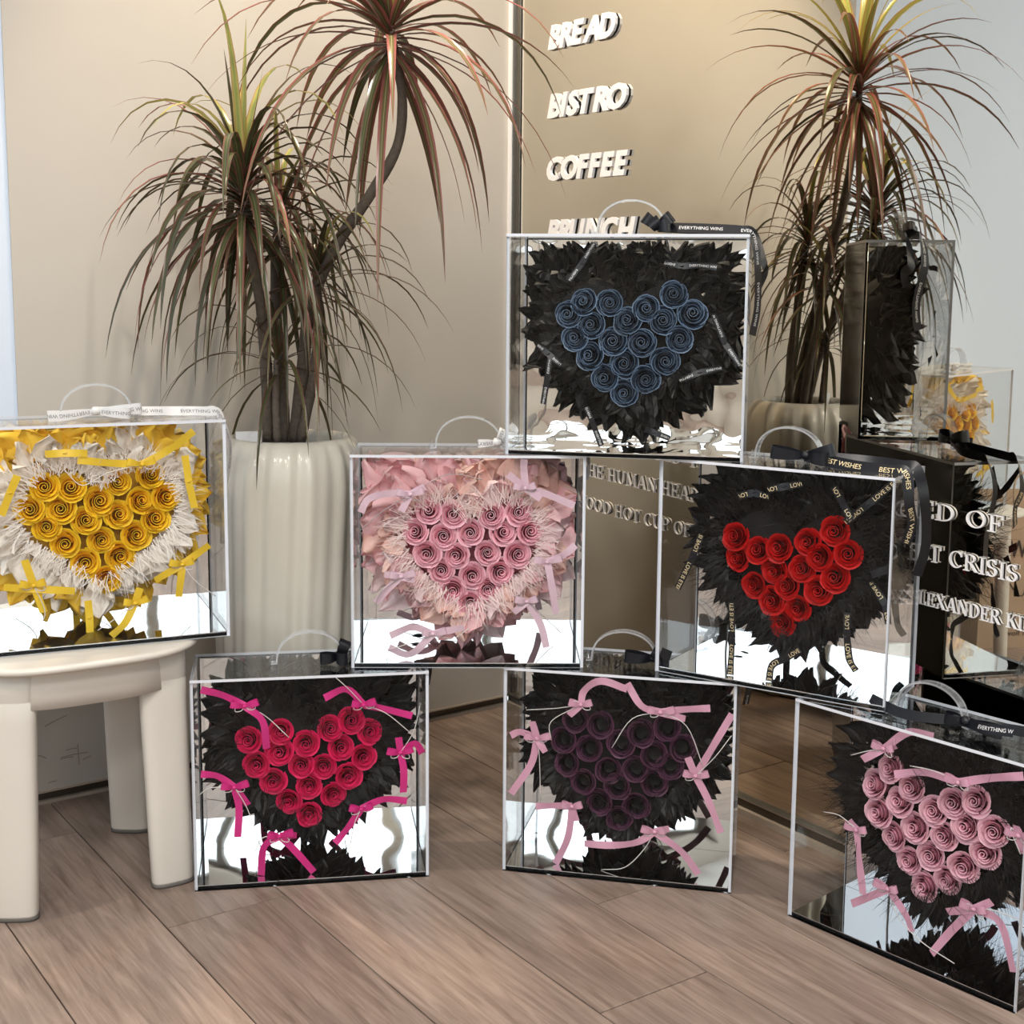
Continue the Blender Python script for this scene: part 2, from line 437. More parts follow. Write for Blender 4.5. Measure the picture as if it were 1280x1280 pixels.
def emit_mat(name, col, st):
    m_, t, out = nt(name)
    e_ = t.nodes.new('ShaderNodeEmission'); e_.inputs[0].default_value = (*col, 1); e_.inputs[1].default_value = st
    t.links.new(e_.outputs[0], out.inputs[0]); return m_
MT['fill_emitter'] = emit_mat('fill_emission', (1.0, .955, .895), 23.0)  # soft fill panels added to light the case fronts, no such lamps are seen
PAN = mesh('frame', *lathe([(.43, 0), (.43, -.012), (.415, -.012), (.415, 0)], 4), MT['lamp_body'])
DIF = mesh('fill_emitter', [(-.29, -.29, -.006), (.29, -.29, -.006), (.29, .29, -.006), (-.29, .29, -.006)], [(3, 2, 1, 0)], MT['fill_emitter'])
for c, e, lb in ((.30, .35, 'added square fill panel closest to the boxes'), (-1.1, .35, 'added square fill panel toward the shop window'), (.30, -1.1, 'added square fill panel behind the camera by the mirror'), (-1.1, -1.1, 'added square fill panel farthest from the boxes')):
    t = thing('fill_panel', lb, 'fill light', Matrix.Translation(RP(c, e, CEIL)) @ Matrix.Rotation(PHI, 4, 'Z'), 'added fill panels in the ceiling')
    obj('frame', PAN, t, Matrix.Rotation(pi / 4, 4, 'Z')); obj('fill_emitter', DIF, t)

# ------------------------------------------------------------------ lettering on the mirror
def text_vf(body, size=1.0, offset=0.0, shear=0.0, extrude=0.0, space=1.0):
    cu = bpy.data.curves.new('lettering', 'FONT'); cu.body = body; cu.size = size; cu.offset = offset; cu.shear = shear; cu.extrude = extrude
    cu.space_character = space; cu.resolution_u = 3
    o = bpy.data.objects.new('lettering', cu); COL.objects.link(o)
    dg = bpy.context.evaluated_depsgraph_get()
    me = o.evaluated_get(dg).to_mesh()
    v = [Vector(x.co) for x in me.vertices]; f = [tuple(p.vertices) for p in me.polygons]
    o.evaluated_get(dg).to_mesh_clear()
    bpy.data.objects.remove(o); bpy.data.curves.remove(cu)
    return v, f
# plane of the mirror: local x runs away from the corner, local z up, local y into the mirror
MIRR = Matrix.Translation(RP(MO, WO, 0)) @ Matrix(((-M.x, N.x, 0, 0), (-M.y, N.y, 0, 0), (0, 0, 1, 0), (0, 0, 0, 1)))
def word_sign(word, t0, t1, zb, cap, label):
    adv = []; x = 0
    for ch in word:
        v, f = text_vf(ch, 1, .045, .24, .055)
        lo = min(p.x for p in v); hi = max(p.x for p in v)
        adv.append((ch, v, f, x - lo)); x += hi - lo - .075
    W_ = x + .075; H_ = max(p.y for p in adv[0][1])
    sx, sz = (t1 - t0) / W_, cap / H_
    root = thing('wall_lettering', label, 'lettering', MIRR @ Matrix.Translation((t0, 0, zb)))
    for ch, v, f, dx in adv:
        obj('letter', mesh('letter', [((p.x + dx) * sx, -.006 - p.z * .06, p.y * sz) for p in v], f, MT['letter']), root)
for wd, t0, t1, zb, n_ in (('BREAD', .138, .372, 1.534, 'topmost'), ('BISTRO', .138, .412, 1.387, 'second'), ('COFFEE', .139, .420, 1.251, 'third'), ('BRUNCH', .141, .449, 1.114, 'lowest')):
    word_sign(wd, t0, t1, zb, .049, 'white slanted raised letters reading %s, %s word on the mirror' % (wd, n_))

# serif capitals drawn as strokes, cap height 1
K, T_ = .105, .05
def arc(cx, cy_, rx, ry, a0, a1, n=14):
    return [(cx + rx * cos(radians(lerp(a0, a1, i / n))), cy_ + ry * sin(radians(lerp(a0, a1, i / n)))) for i in range(n + 1)]
def SER(x, y, w_=.34): return ('l', [(x - w_ / 2, y), (x + w_ / 2, y)], T_)
def ST(x, y0=0, y1=1, s0=True, s1=True):
    r = [('l', [(x, y0), (x, y1)], K)]
    if s0: r.append(SER(x, y0 + T_ / 2))
    if s1: r.append(SER(x, y1 - T_ / 2))
    return r
GL = {
 'I': (.36, ST(.18)), 'H': (.86, ST(.18) + ST(.68) + [('l', [(.2, .5), (.66, .5)], T_)]),
 'E': (.74, ST(.18) + [('l', [(.1, .965), (.64, .965)], T_), ('l', [(.64, 1), (.64, .76)], T_), ('l', [(.2, .5), (.5, .5)], T_), ('l', [(.5, .62), (.5, .38)], T_), ('l', [(.1, .035), (.68, .035)], T_), ('l', [(.68, 0), (.68, .26)], T_)]),
 'F': (.68, ST(.18) + [('l', [(.1, .965), (.62, .965)], T_), ('l', [(.62, 1), (.62, .76)], T_), ('l', [(.2, .5), (.48, .5)], T_), ('l', [(.48, .62), (.48, .38)], T_)]),
 'T': (.74, ST(.37, 0, 1, True, False) + [('l', [(.03, .965), (.71, .965)], T_), ('l', [(.04, 1), (.04, .75)], T_), ('l', [(.70, 1), (.70, .75)], T_)]),
 'L': (.66, ST(.18) + [('l', [(.1, .035), (.62, .035)], T_), ('l', [(.62, 0), (.62, .26)], T_)]),
 'O': (.92, [('o', arc(.46, .5, .36, .47, 0, 360, 28), K)]),
 'C': (.84, [('o', arc(.47, .5, .37, .47, 42, 318, 22), K), ('l', [(.75, .70), (.75, 1)], T_)]),
 'G': (.90, [('o', arc(.47, .5, .37, .47, 42, 318, 22), K), ('l', [(.75, .70), (.75, 1)], T_), ('l', [(.74, .05), (.74, .44)], K), SER(.72, .44)]),
 'D': (.88, ST(.18) + [('o', [(.1, .965)] + arc(.36, .5, .42, .465, 90, -90, 16) + [(.1, .035)], K)]),
 'B': (.76, ST(.18) + [('o', [(.1, .965)] + arc(.36, .75, .25, .215, 90, -90, 10) + [(.2, .535)], K), ('o', [(.2, .5)] + arc(.38, .27, .28, .235, 90, -90, 10) + [(.1, .035)], K)]),
 'P': (.72, ST(.18) + [('o', [(.1, .965)] + arc(.36, .73, .28, .235, 90, -90, 10) + [(.2, .495)], K)]),
 'R': (.84, ST(.18) + [('o', [(.1, .965)] + arc(.36, .74, .26, .225, 90, -90, 10) + [(.2, .515)], K), ('l', [(.40, .5), (.72, .03)], K), SER(.76, .035, .18)]),
 'A': (.90, [('l', [(.44, 1), (.14, 0)], T_), ('l', [(.44, 1), (.74, 0)], K), ('l', [(.24, .33), (.62, .33)], T_), SER(.13, .035, .26), SER(.76, .035, .28)]),
 'V': (.88, [('l', [(.14, 1), (.44, 0)], K), ('l', [(.74, 1), (.44, 0)], T_), SER(.14, .965, .28), SER(.74, .965, .26)]),
 'X': (.86, [('l', [(.14, 1), (.72, 0)], K), ('l', [(.72, 1), (.14, 0)], T_), SER(.14, .965, .26), SER(.70, .965, .24), SER(.16, .035, .24), SER(.72, .035, .26)]),
 'Y': (.82, [('l', [(.13, 1), (.41, .48)], K), ('l', [(.69, 1), (.41, .48)], T_), ('l', [(.41, .5), (.41, 0)], K), SER(.13, .965, .26), SER(.69, .965, .24), SER(.41, .035)]),
 'K': (.86, ST(.18) + [('l', [(.24, .42), (.68, 1)], T_), ('l', [(.36, .58), (.72, 0)], K), SER(.70, .965, .24), SER(.74, .035, .24)]),
 'N': (.92, ST(.16, 0, 1, True, True)[0:0] + [('l', [(.16, 0), (.16, 1)], T_), ('l', [(.16, 1), (.76, 0)], K), ('l', [(.76, 0), (.76, 1)], T_), SER(.16, .035, .28), SER(.13, .965, .22), SER(.76, .965, .28)]),
 'M': (1.08, [('l', [(.16, 0), (.16, 1)], T_), ('l', [(.16, 1), (.53, 0)], K), ('l', [(.53, 0), (.90, 1)], T_), ('l', [(.90, 1), (.90, 0)], K), SER(.16, .035, .28), SER(.92, .035, .32), SER(.13, .965, .22), SER(.93, .965, .24)]),
 'U': (.88, [('o', [(.18, 1), (.18, .36)] + arc(.45, .36, .27, .33, 180, 360, 12) + [(.72, 1)], .11), SER(.18, .965), SER(.72, .965, .26)]),
 'S': (.66, [('o', arc(.32, .735, .22, .225, 25, 270, 12) + arc(.32, .275, .24, .235, 90, -155, 12), .12), ('l', [(.53, .74), (.53, .98)], T_), ('l', [(.08, .26), (.08, .02)], T_)]),
 ',': (.30, [('l', [(.16, .12), (.08, -.16)], .10)]), '-': (.55, [('l', [(.06, .38), (.48, .38)], T_)]),
}
def glyph(ch, cap, depth):
    wd, st = GL[ch]; b = MB()
    for kind, pts, w_ in st:
        P = [Vector((x, 0, z)) for x, z in pts]; n_ = len(P); ring = []
        for i, p in enumerate(P):
            t = (P[min(i + 1, n_ - 1)] - P[max(i - 1, 0)]).normalized()
            s = Vector((t.z, 0, -t.x))
            ww = w_ if kind == 'l' else lerp(T_, w_, abs(t.z) ** 1.5)
            ring.append((p - s * ww / 2, p + s * ww / 2))
        v = []; f = []
        for a, c in ring:
            for y in (-depth / cap, 0): v += [a + Vector((0, y, 0)), c + Vector((0, y, 0))]
        for i in range(n_ - 1):
            q = 4 * i; r = q + 4
            f += [(q, q + 1, r + 1, r), (q + 2, r + 2, r + 3, q + 3), (q, r, r + 2, q + 2), (q + 1, q + 3, r + 3, r + 1)]
        f += [(0, 2, 3, 1), (4 * n_ - 4, 4 * n_ - 3, 4 * n_ - 1, 4 * n_ - 2)]
        b.add([x * cap for x in v], f)
    return wd * cap, b
def quote_line(text, t0, t1, z0, z1, cap, label, size_fit=True):
    tot = sum(.42 if c == ' ' else GL[c][0] + .05 for c in text)
    sx = (t1 - t0) / (tot * cap)
    root = thing('wall_lettering', label, 'lettering', MIRR @ Matrix.Translation((t0, 0, z0)))
    x = 0
    for c in text:
        if c == ' ': x += .42 * cap; continue
        wd, b = glyph(c, cap, .004)
        zz = (z1 - z0) * (x * sx) / (t1 - t0)
        obj('letter', mesh('letter', [(v.x * sx, v.y - .002, v.z) for v in b.v], b.f, MT['letter']), root, Matrix.Translation((x * sx, 0, zz)))
        x += wd + .05 * cap
quote_line('THIS SEEMS TO BE THE BASIC NEED OF', .28, 1.355, .672, .646, .028, 'white serif letters of the highest quotation line, ending NEED OF beside the black panel')
quote_line('THE HUMAN HEART IN NEARLY EVERY GREAT CRISIS', .272, 1.385, .604, .573, .028, 'white serif letters of the middle quotation line, THE HUMAN HEART to CRISIS')
quote_line('GOOD HOT CUP OF COFFEE', .262, .80, .530, .515, .027, 'white serif letters of the lower quotation line, GOOD HOT CUP OF COFFEE')
quote_line('ALEXANDER KING', 1.175, 1.442, .503, .499, .023, 'smaller white serif letters naming the author at right on the mirror')

# ------------------------------------------------------------------ where the acrylic cases stand
CW, CH, CD = .40, .3707, .159
GAP = .0006
TIER = {'mag': 0, 'pur': 0, 'ros': 0, 'pin': 1, 'red': 1, 'blu': 2, 'yel': None}
POS = {'mag': (-.33697, 2.23579, .16445), 'pur': (.18364, 2.25288, -.21457), 'ros': (.59424, 1.98444, -.83870), 'pin': (-.07412, 2.28843, .02309),
       'red': (.41746, 2.17345, -.56650), 'blu': (.18397, 2.26794, -.20064), 'yel': (-.66216, 2.18822, .39576)}
def case_matrix(k):
    x, y, a = POS[k]
    z = .4312 if TIER[k] is None else TIER[k] * CH
    return Matrix.Translation((x, y, z)) @ Matrix.Rotation(a, 4, 'Z')
CM = {k: case_matrix(k) for k in POS}
CINV = {k: CM[k].inverted() for k in CM}
def in_case(p, g=.006):
    for k in CINV:
        q = CINV[k] @ p
        if abs(q.x) < CW / 2 + g and -g < q.y < CD + g and -g < q.z < CH + g: return True
    return False

# ------------------------------------------------------------------ stool
SCN = Vector((-.7575, 2.281, 0)); SANG = math.atan2(-.044, .178)
stool = thing('plastic_stool', 'cream white plastic stool with four blade legs under the yellow roses', 'stool', Matrix.Translation(SCN) @ Matrix.Rotation(SANG, 4, 'Z'))
ZS = .4305
def supere(r, a, p=3.2):
    a += pi / 4
    return r / ((abs(cos(a)) ** p + abs(sin(a)) ** p) ** (1 / p))
def sup_lathe(prof, seg=56):
    return lathe(prof, seg, lambda r, a, z: supere(r, a))
v, f = sup_lathe([(.001, ZS - .013), (.188, ZS - .013), (.196, ZS - .0125), (.1995, ZS - .010), (.2005, ZS - .0065), (.1995, ZS - .003), (.196, ZS - .0006), (.19, ZS), (.001, ZS)])
obj('seat', mesh('seat', v, f, MT['plastic'], smooth=True), stool)
v, f = sup_lathe([(.158, ZS - .012), (.161, ZS - .045), (.162, ZS - .080), (.155, ZS - .080), (.152, ZS - .014)])
obj('apron', mesh('apron', v, f, MT['plastic'], smooth=True), stool)
def leg_mesh(k, lev, name, mat, grow=1.0):
    """upright blade with rounded ends"""
    v = []; f = []; sg = 28; an = k * pi / 2; yaw = radians((46, 13, 45, 17)[k])
    for z, rc, sc in lev:
        for i in range(sg):
            a = 2 * pi * i / sg
            X = .036 * sc * grow * math.copysign(abs(cos(a)) ** .62, cos(a)); Y = .0175 * sc * grow * math.copysign(abs(sin(a)) ** .72, sin(a))
            x, y = X * cos(yaw) - Y * sin(yaw), X * sin(yaw) + Y * cos(yaw)
            v.append((rc * cos(an) + x, rc * sin(an) + y, z))
    for r in range(len(lev) - 1):
        for i in range(sg):
            j_ = (i + 1) % sg
            f.append((r * sg + i, r * sg + j_, (r + 1) * sg + j_, (r + 1) * sg + i))
    f.append(tuple(range(sg - 1, -1, -1))); f.append(tuple(range((len(lev) - 1) * sg, len(lev) * sg)))
    return mesh(name, v, f, mat, smooth=True)
LEV = [(z, r - .011, q) for z, r, q in [(.006, .194, .97), (.010, .194, 1.0), (.10, .191, 1.03), (.22, .188, 1.07), (.33, .185, 1.11), (.362, .184, 1.12), (.3632, .184, 1.09), (.3650, .184, 1.09), (.3662, .184, 1.125), (.4185, .182, 1.14)]]
for k in range(4):
    lo = obj('leg', leg_mesh(k, LEV, 'leg', MT['plastic']), stool)
    obj('foot_pad', leg_mesh(k, [(0, .183, 1.0), (.0065, .183, 1.0)], 'foot_pad', MT['rubber'], 1.01), lo)

# ------------------------------------------------------------------ planter
PC = Vector((-.425, 2.597, 0)); PH = .735
planter = thing('planter', 'tall pearl white planter with soft draped flutes behind the boxes', 'planter', Matrix.Translation(PC))
def flute(r, a, z):
    if r < .10: return r
    tw = a + (.55 - z) * .35
    g = sin(tw * 15) * .5 + sin(tw * 26 + 1.3 + z) * .4 + sin(tw * 7 + 2 + z * 2) * .35
    return r + g * .0055 * min(1, max(0, (PH - z) / .05 + .25))
prof = [(.105, 0), (.128, .004), (.133, .02)] + [(lerp(.133, .149, (i / 12) ** .8), .02 + i * .05) for i in range(1, 13)] + [(.1485, .65), (.1455, .68), (.139, .705), (.129, .723), (.119, .7325), (.111, PH), (.106, PH - .002), (.105, PH - .012), (.105, PH - .055)]
v, f = lathe(prof, 160, flute)
obj('pot', mesh('pot', v, f, MT['pearl'], smooth=True), planter)
v, f = lathe([(.1055, PH - .05), (.08, PH - .044), (.03, PH - .04), (.001, PH - .04)], 32)
obj('soil', mesh('soil', v, f, MT['soil'], smooth=True), planter)
v, f = box(-.035, .012, -.0015, .0015, PH - .06, PH + .012)
obj('plant_marker', mesh('plant_marker', v, f, MT['lamp_body']), planter, Matrix.Translation((-.06, -.04, 0)) @ Matrix.Rotation(.2, 4, 'Z'))

# ------------------------------------------------------------------ dragon tree
plant = thing('dragon_tree', 'red edged dragon tree with two leafy crowns growing from the planter', 'plant', Matrix.Translation(PC + Vector((0, 0, PH - .045))))
PINV = plant.matrix_basis.inverted()
def at_depth(u, v_, y):
    r = ray(u, v_); return CAMV + r * (y / r.y)
def cane(pts, r0, r1):
    P = catmull(pts, 6)
    v, f = tube(P, lambda s: lerp(r0, r1, s) * (1 + .05 * sin(s * 260)), 9)
    obj('stem', mesh('stem', [PINV @ a for a in v], f, MT['bark'], smooth=True), plant)
    return P[-1]
UP = Vector((-.217, 2.475, 1.475))
up_path = [at_depth(368, 552, 2.62), at_depth(378, 470, 2.60), at_depth(388, 385, 2.57), at_depth(420, 308, 2.54), at_depth(462, 245, 2.51), at_depth(496, 185, 2.49), at_depth(503, 125, 2.48), at_depth(494, 70, 2.475), at_depth(488, 32, 2.475)]
UP = cane(up_path, .0135, .0072)
C1 = cane([at_depth(336, 552, 2.60), at_depth(333, 470, 2.57), at_depth(326, 380, 2.52), at_depth(312, 300, 2.47), at_depth(303, 240, 2.45)], .0125, .009)
C2 = cane([at_depth(356, 552, 2.64), at_depth(352, 470, 2.64), at_depth(345, 400, 2.63), at_depth(345, 320, 2.62), at_depth(348, 285, 2.61)], .012, .009)
C3 = cane([at_depth(376, 552, 2.60), at_depth(392, 470, 2.58), at_depth(398, 400, 2.56), at_depth(396, 345, 2.55)], .010, .008)
C4 = cane([at_depth(347, 552, 2.56), at_depth(345, 500, 2.555), at_depth(346, 450, 2.55)], .008, .006)
LN = [0]
def leaf(p0, az, el, ln, droop, wid, mat, twist=0.0):
    n_ = 10
    for attempt in range(6):
        P = [p0.copy()]
        dr = Vector((cos(az) * cos(el), sin(az) * cos(el), sin(el)))
        ds = ln / n_
        for i in range(n_):
            dr = (dr + Vector((0, 0, -droop * ds * (1.0 + 2.0 * i / n_)))).normalized()
            q = P[-1] + dr * ds
            ce, cc = q.dot(M), q.dot(N)
            if ce > WO - .012: q -= M * (ce - WO + .012)
            if cc > MO - .012: q -= N * (cc - MO + .012)
            P.append(q)
        if not any(in_case(q) for q in P): break
        ln *= .78; droop *= .8              # keep clear of the cases
    v = []; f = []; uv = []
    side0 = Vector((-sin(az), cos(az), 0))
    for i, p in enumerate(P):
        s = i / n_
        t = (P[min(i + 1, n_)] - P[max(i - 1, 0)]).normalized()
        sd = (side0 - t * side0.dot(t)).normalized()
        nn = t.cross(sd)
        tw = twist * s
        sd = sd * cos(tw) + nn * sin(tw); nn = t.cross(sd)
        w_ = wid / 2 * min(1, .55 + s * 3) * (1 - s ** 2.2) + .0002
        for q, (k, h) in enumerate(((-1, .28), (-.5, .08), (0, 0), (.5, .08), (1, .28))):
            v.append(PINV @ (p + sd * (w_ * k) - nn * (w_ * h) * -1)); uv.append((q / 4, s))
        if i:
            for q in range(4): a = 5 * (i - 1) + q; f.append((a, a + 1, a + 6, a + 5))
    obj('leaf', mesh('leaf', v, f, mat, uv, True), plant)
    LN[0] += 1
def crown(c0, n_, ln, el0, el1, droop, wid, mats, spread=.05):
    ga = 2.39996
    for i in range(n_):
        s = i / (n_ - 1)
        el = radians(lerp(el0, el1, s ** .8) + U(-9, 9))
        az = i * ga + U(-.25, .25)
        p = c0 + Vector((0, 0, lerp(-spread, spread * .5, s)))
        m_ = mats[2] if s > mats[3] else (mats[1] if U(0, 1) < .18 else mats[0])
        leaf(p, az, el, ln * U(.78, 1.18) * lerp(1.0, .85, s), droop * U(.7, 1.35), wid * U(.8, 1.15), MT[m_], U(-.35, .35))
MS = ('leaf', 'leaf_red', 'leaf_young', .92)
crown(UP, 76, .41, -42, 82, 2.6, .0190, ('leaf_red', 'leaf', 'leaf_young', .76), .05)
crown(C1, 98, .36, -34, 80, 4.6, .0165, MS, .06)
crown(C2, 48, .34, -34, 78, 4.6, .0135, MS, .05)
crown(C3, 32, .30, -30, 70, 4.2, .0115, MS, .04)
crown(C4, 24, .30, -20, 70, 5.0, .010, ('leaf', 'leaf', 'leaf', .9), .03)
# the tall upright spear of the lower crown
for az, ln, el in ((1.2, .30, 86), (2.6, .25, 82), (.2, .22, 80), (4.2, .27, 84)):
    leaf(C1, az, radians(el), ln, .25, .015, MT['leaf_young' if ln > .26 else 'leaf'])

# ------------------------------------------------------------------ kraft bag beside the stool (seen in the mirror)
bx_, by_ = N * .875 + M * .483, N * -.483 + M * .875      # its printed face looks at the mirror
bagM = Matrix.Translation(RP(.330, 2.245, 0)) @ Matrix(((bx_.x, by_.x, 0, 0), (bx_.y, by_.y, 0, 0), (0, 0, 1, 0), (0, 0, 0, 1)))
bag = thing('paper_bag', 'brown kraft paper bag with black print standing beside the stool', 'bag', bagM)
BW, BH = .31, .437
b = MB()
for x0, x1, y0, y1 in ((-BW / 2, BW / 2, 0, .001), (-BW / 2, BW / 2, .119, .12), (-BW / 2, -BW / 2 + .001, 0, .12), (BW / 2 - .001, BW / 2, 0, .12)):
    b.add(*box(x0, x1, y0, y1, 0, BH))
b.add(*box(-BW / 2, BW / 2, 0, .12, 0, .001))
obj('bag_body', b.me('bag_body', [MT['kraft']]), bag)
obj('top_fold', MB().add(*box(-BW / 2 - .001, BW / 2 + .001, -.0012, 0, BH - .03, BH + .001)).me('top_fold', [MT['kraft']]), bag)
def flat_text(body, size, x, y, z, mat, parent, offset=0.0, sx=1.0, flip=False, name='lettering'):
    v, f = text_vf(body, size, offset)
    x0 = min(a.x for a in v)
    obj(name, mesh(name, [(x + (a.x - x0) * sx, y, z + a.y) for a in v], f, mat), parent)
flat_text('FLOWER', .070, -.062, -.0016, .262, MT['ink'], bag, .001, .70)
flat_text('s be filled with flowers',   .022, -.125, -.0016, .036, MT['ink'], bag, 0, 1.15)
v, f, uv, S, L = ribbon(catmull([(.10, -.0016, .21), (.065, -.0016, .225), (.075, -.0016, .20), (.03, -.0016, .15), (.005, -.0016, .225), (-.03, -.0016, .20)], 5), .003, (0, -1, 0))
obj('script_mark', mesh('script_mark', v, f, MT['ink']), bag)
b = MB()
b.add(*tube(catmull([(-.07, .0, BH - .02), (-.065, .0, BH + .05), (0, .004, BH + .075), (.065, 0, BH + .05), (.07, 0, BH - .02)], 6), .003, 6))
obj('handle', b.me('handle', [MT['kraft']], True), bag)

# ------------------------------------------------------------------ acrylic display cases
def on_case(k, u, v_, y):
    """photo pixel -> point on the plane local y of that case, in the case's own coordinates"""
    inv = CM[k].inverted(); o = inv @ CAMV; r = inv.to_3x3() @ ray(u, v_)
    return o + r * ((y - o.y) / r.y)

TH = .0048
def panel(x0, x1, y0, y1, z0, z1, thin):
    """clear sheet: two big clear faces, four narrow polished edges"""
    v, f = box(x0, x1, y0, y1, z0, z1)
    big = {'z': (0, 1), 'y': (2, 3), 'x': (4, 5)}[thin]
    return v, f, [0 if i in big else 1 for i in range(6)]
def panel_me(name, *a):
    v, f, mi = panel(*a)
    return mesh(name, v, f, [MT['clear'], MT['edge']], fmat=mi)
h = CW / 2
BASE_ME = mesh('base', *box(-h + TH, h - TH, TH, CD - .0002, 0, .006), MT['black_gloss'])
FLOORM = {w_: mesh('mirror_floor', *box(-h + TH + .001, h - TH - .001, TH + .001, CD - .0065, .006, .0075), MT['case_mirror' + w_]) for w_ in ('', '_wavy')}
BACK_ME = mesh('back_panel', *box(-h + TH, h - TH, CD - .0045, CD, .006, CH - TH), MT['black_gloss'])
BACKM = {w_: mesh('mirror_back', *box(-h + TH + .003, h - TH - .003, CD - .006, CD - .0045, .0075, CH - TH - .002), MT['case_mirror' + w_]) for w_ in ('', '_wavy')}
FRONT_ME = panel_me('front_panel', -h, h, 0, TH, 0, CH - TH, 'y')
SIDE_L = panel_me('side_panel', -h, -h + TH, TH, CD, 0, CH - TH, 'x')
SIDE_R = panel_me('side_panel', h - TH, h, TH, CD, 0, CH - TH, 'x')
TOP_ME = panel_me('top_panel', -h, h, 0, CD, CH - TH, CH, 'z')
# handle: flat bent bar
HA, HH = .057, .054
def handle_me():
    v = []; f = []; fm = []; n_ = 20; t_, wd = .0032, .016
    pts = [(-HA - .010, .0012, 0)] + [(HA * -cos(pi * i / n_), .0016 + HH * sin(pi * i / n_) ** .8, pi * i / n_) for i in range(n_ + 1)] + [(HA + .010, .0012, pi)]
    for i, (x, z, a) in enumerate(pts):
        p0 = pts[max(i - 1, 0)]; p1 = pts[min(i + 1, len(pts) - 1)]
        tx, tz = p1[0] - p0[0], p1[1] - p0[1]; l = math.hypot(tx, tz); nx, nz = -tz / l, tx / l
        for y in (-wd / 2, wd / 2):
            for s in (-.5, .5): v.append((x + nx * t_ * s, y, z + nz * t_ * s))
        if i:
            a_ = 4 * i - 4; c = 4 * i
            f += [(a_, a_ + 2, c + 2, c), (a_ + 1, c + 1, c + 3, a_ + 3), (a_, c, c + 1, a_ + 1), (a_ + 2, a_ + 3, c + 3, c + 2)]; fm += [0, 0, 1, 1]
    return mesh('handle', v, f, [MT['handle'], MT['handle_edge']], smooth=False, fmat=fm)
HANDLE_ME = handle_me()
sv, sf = lathe([(.0005, .0115), (.0028, .0115), (.0034, .0105), (.0034, .0045), (.0058, .004), (.0058, .0), (.0024, -.001), (.0024, -.012), (.0038, -.0125), (.0038, -.016), (.0005, -.016)], 12)
STUD_ME = mesh('stud', sv, sf, MT['handle'], smooth=True)
def build_case(k, label, wavy=''):
    t = thing('display_case', label, 'display case', CM[k], 'clear acrylic flower cases')
    obj('base', BASE_ME, t).data; bp = obj('back_panel', BACK_ME, t)
    obj('mirror_floor', FLOORM[wavy], t); obj('mirror_back', BACKM[wavy], t)
    obj('front_panel', FRONT_ME, t); obj('side_panel', SIDE_L, t); obj('side_panel', SIDE_R, t); obj('top_panel', TOP_ME, t)
    hd = obj('handle', HANDLE_ME, t, Matrix.Translation((0, .075, CH + .002)))
    for s in (-1, 1): obj('stud', STUD_ME, hd, Matrix.Translation((s * (HA + .007), 0, .002)))
    return t
build_case('mag', 'clear acrylic case with magenta rose heart, on the floor below the pink one')
build_case('pur', 'clear acrylic case with dark purple rose heart, middle of the floor row')
build_case('ros', 'clear acrylic case with dusty rose heart, nearest one at the right edge')
build_case('pin', 'clear acrylic case with pink rose and tissue heart, in the second tier')
build_case('red', 'clear acrylic case with red rose heart, in the second tier against the mirror')
build_case('blu', 'clear acrylic case with blue black rose heart, topmost of the stack', '_wavy')
build_case('yel', 'clear acrylic case with yellow rose heart, standing on the plastic stool')

# ------------------------------------------------------------------ roses
ROSE = {
 'yel': ((0, 460, 3.2), [(185, 482), (285, 490), (465, 465), (600, 440), (130, 575), (250, 570), (395, 537), (555, 540), (655, 520), (190, 640), (340, 618), (470, 593), (615, 610), (265, 705), (405, 690), (540, 675), (480, 750), (345, 780), (425, 840)]),
 'pin': ((420, 500, 3.556), [(413, 505), (522, 515), (690, 520), (808, 505), (360, 597), (478, 608), (600, 597), (735, 597), (850, 590), (410, 685), (540, 692), (668, 685), (800, 688), (470, 762), (603, 785), (725, 765), (518, 840), (675, 838), (595, 905)]),
 'blu': ((610, 230, 3.46), [(355, 568), (420, 522), (527, 520), (800, 490), (450, 615), (605, 602), (685, 548), (750, 600), (872, 575), (380, 670), (545, 690), (665, 695), (820, 675), (450, 750), (590, 780), (757, 770), (510, 838), (675, 840), (590, 905)]),
 'red': ((800, 520, 2.667), [(322, 410), (395, 455), (645, 390), (330, 480), (450, 520), (535, 515), (598, 475), (685, 465), (385, 565), (490, 572), (645, 545), (595, 585), (440, 620), (525, 640), (475, 690), (465, 445), (555, 425)]),
 'mag': ((220, 780, 3.048), [(285, 450), (405, 415), (500, 460), (583, 408), (665, 378), (735, 420), (310, 540), (400, 495), (480, 545), (565, 545), (628, 478), (710, 510), (375, 600), (510, 620), (655, 580), (435, 672), (595, 650), (508, 725)]),
 'pur': ((600, 780, 3.37), [(408, 415), (512, 435), (678, 470), (785, 445), (362, 493), (465, 535), (595, 510), (730, 560), (845, 530), (375, 595), (540, 615), (655, 620), (795, 605), (440, 670), (580, 685), (730, 670), (508, 750), (655, 765), (585, 815)]),
 'ros': ((920, 820, 2.783), [(540, 400), (490, 460), (610, 462), (570, 515), (500, 550), (685, 545), (750, 515), (830, 515), (555, 630), (625, 605), (720, 630), (800, 600), (890, 615), (600, 715), (675, 700), (860, 690), (785, 730), (735, 780), (660, 805)]),
}
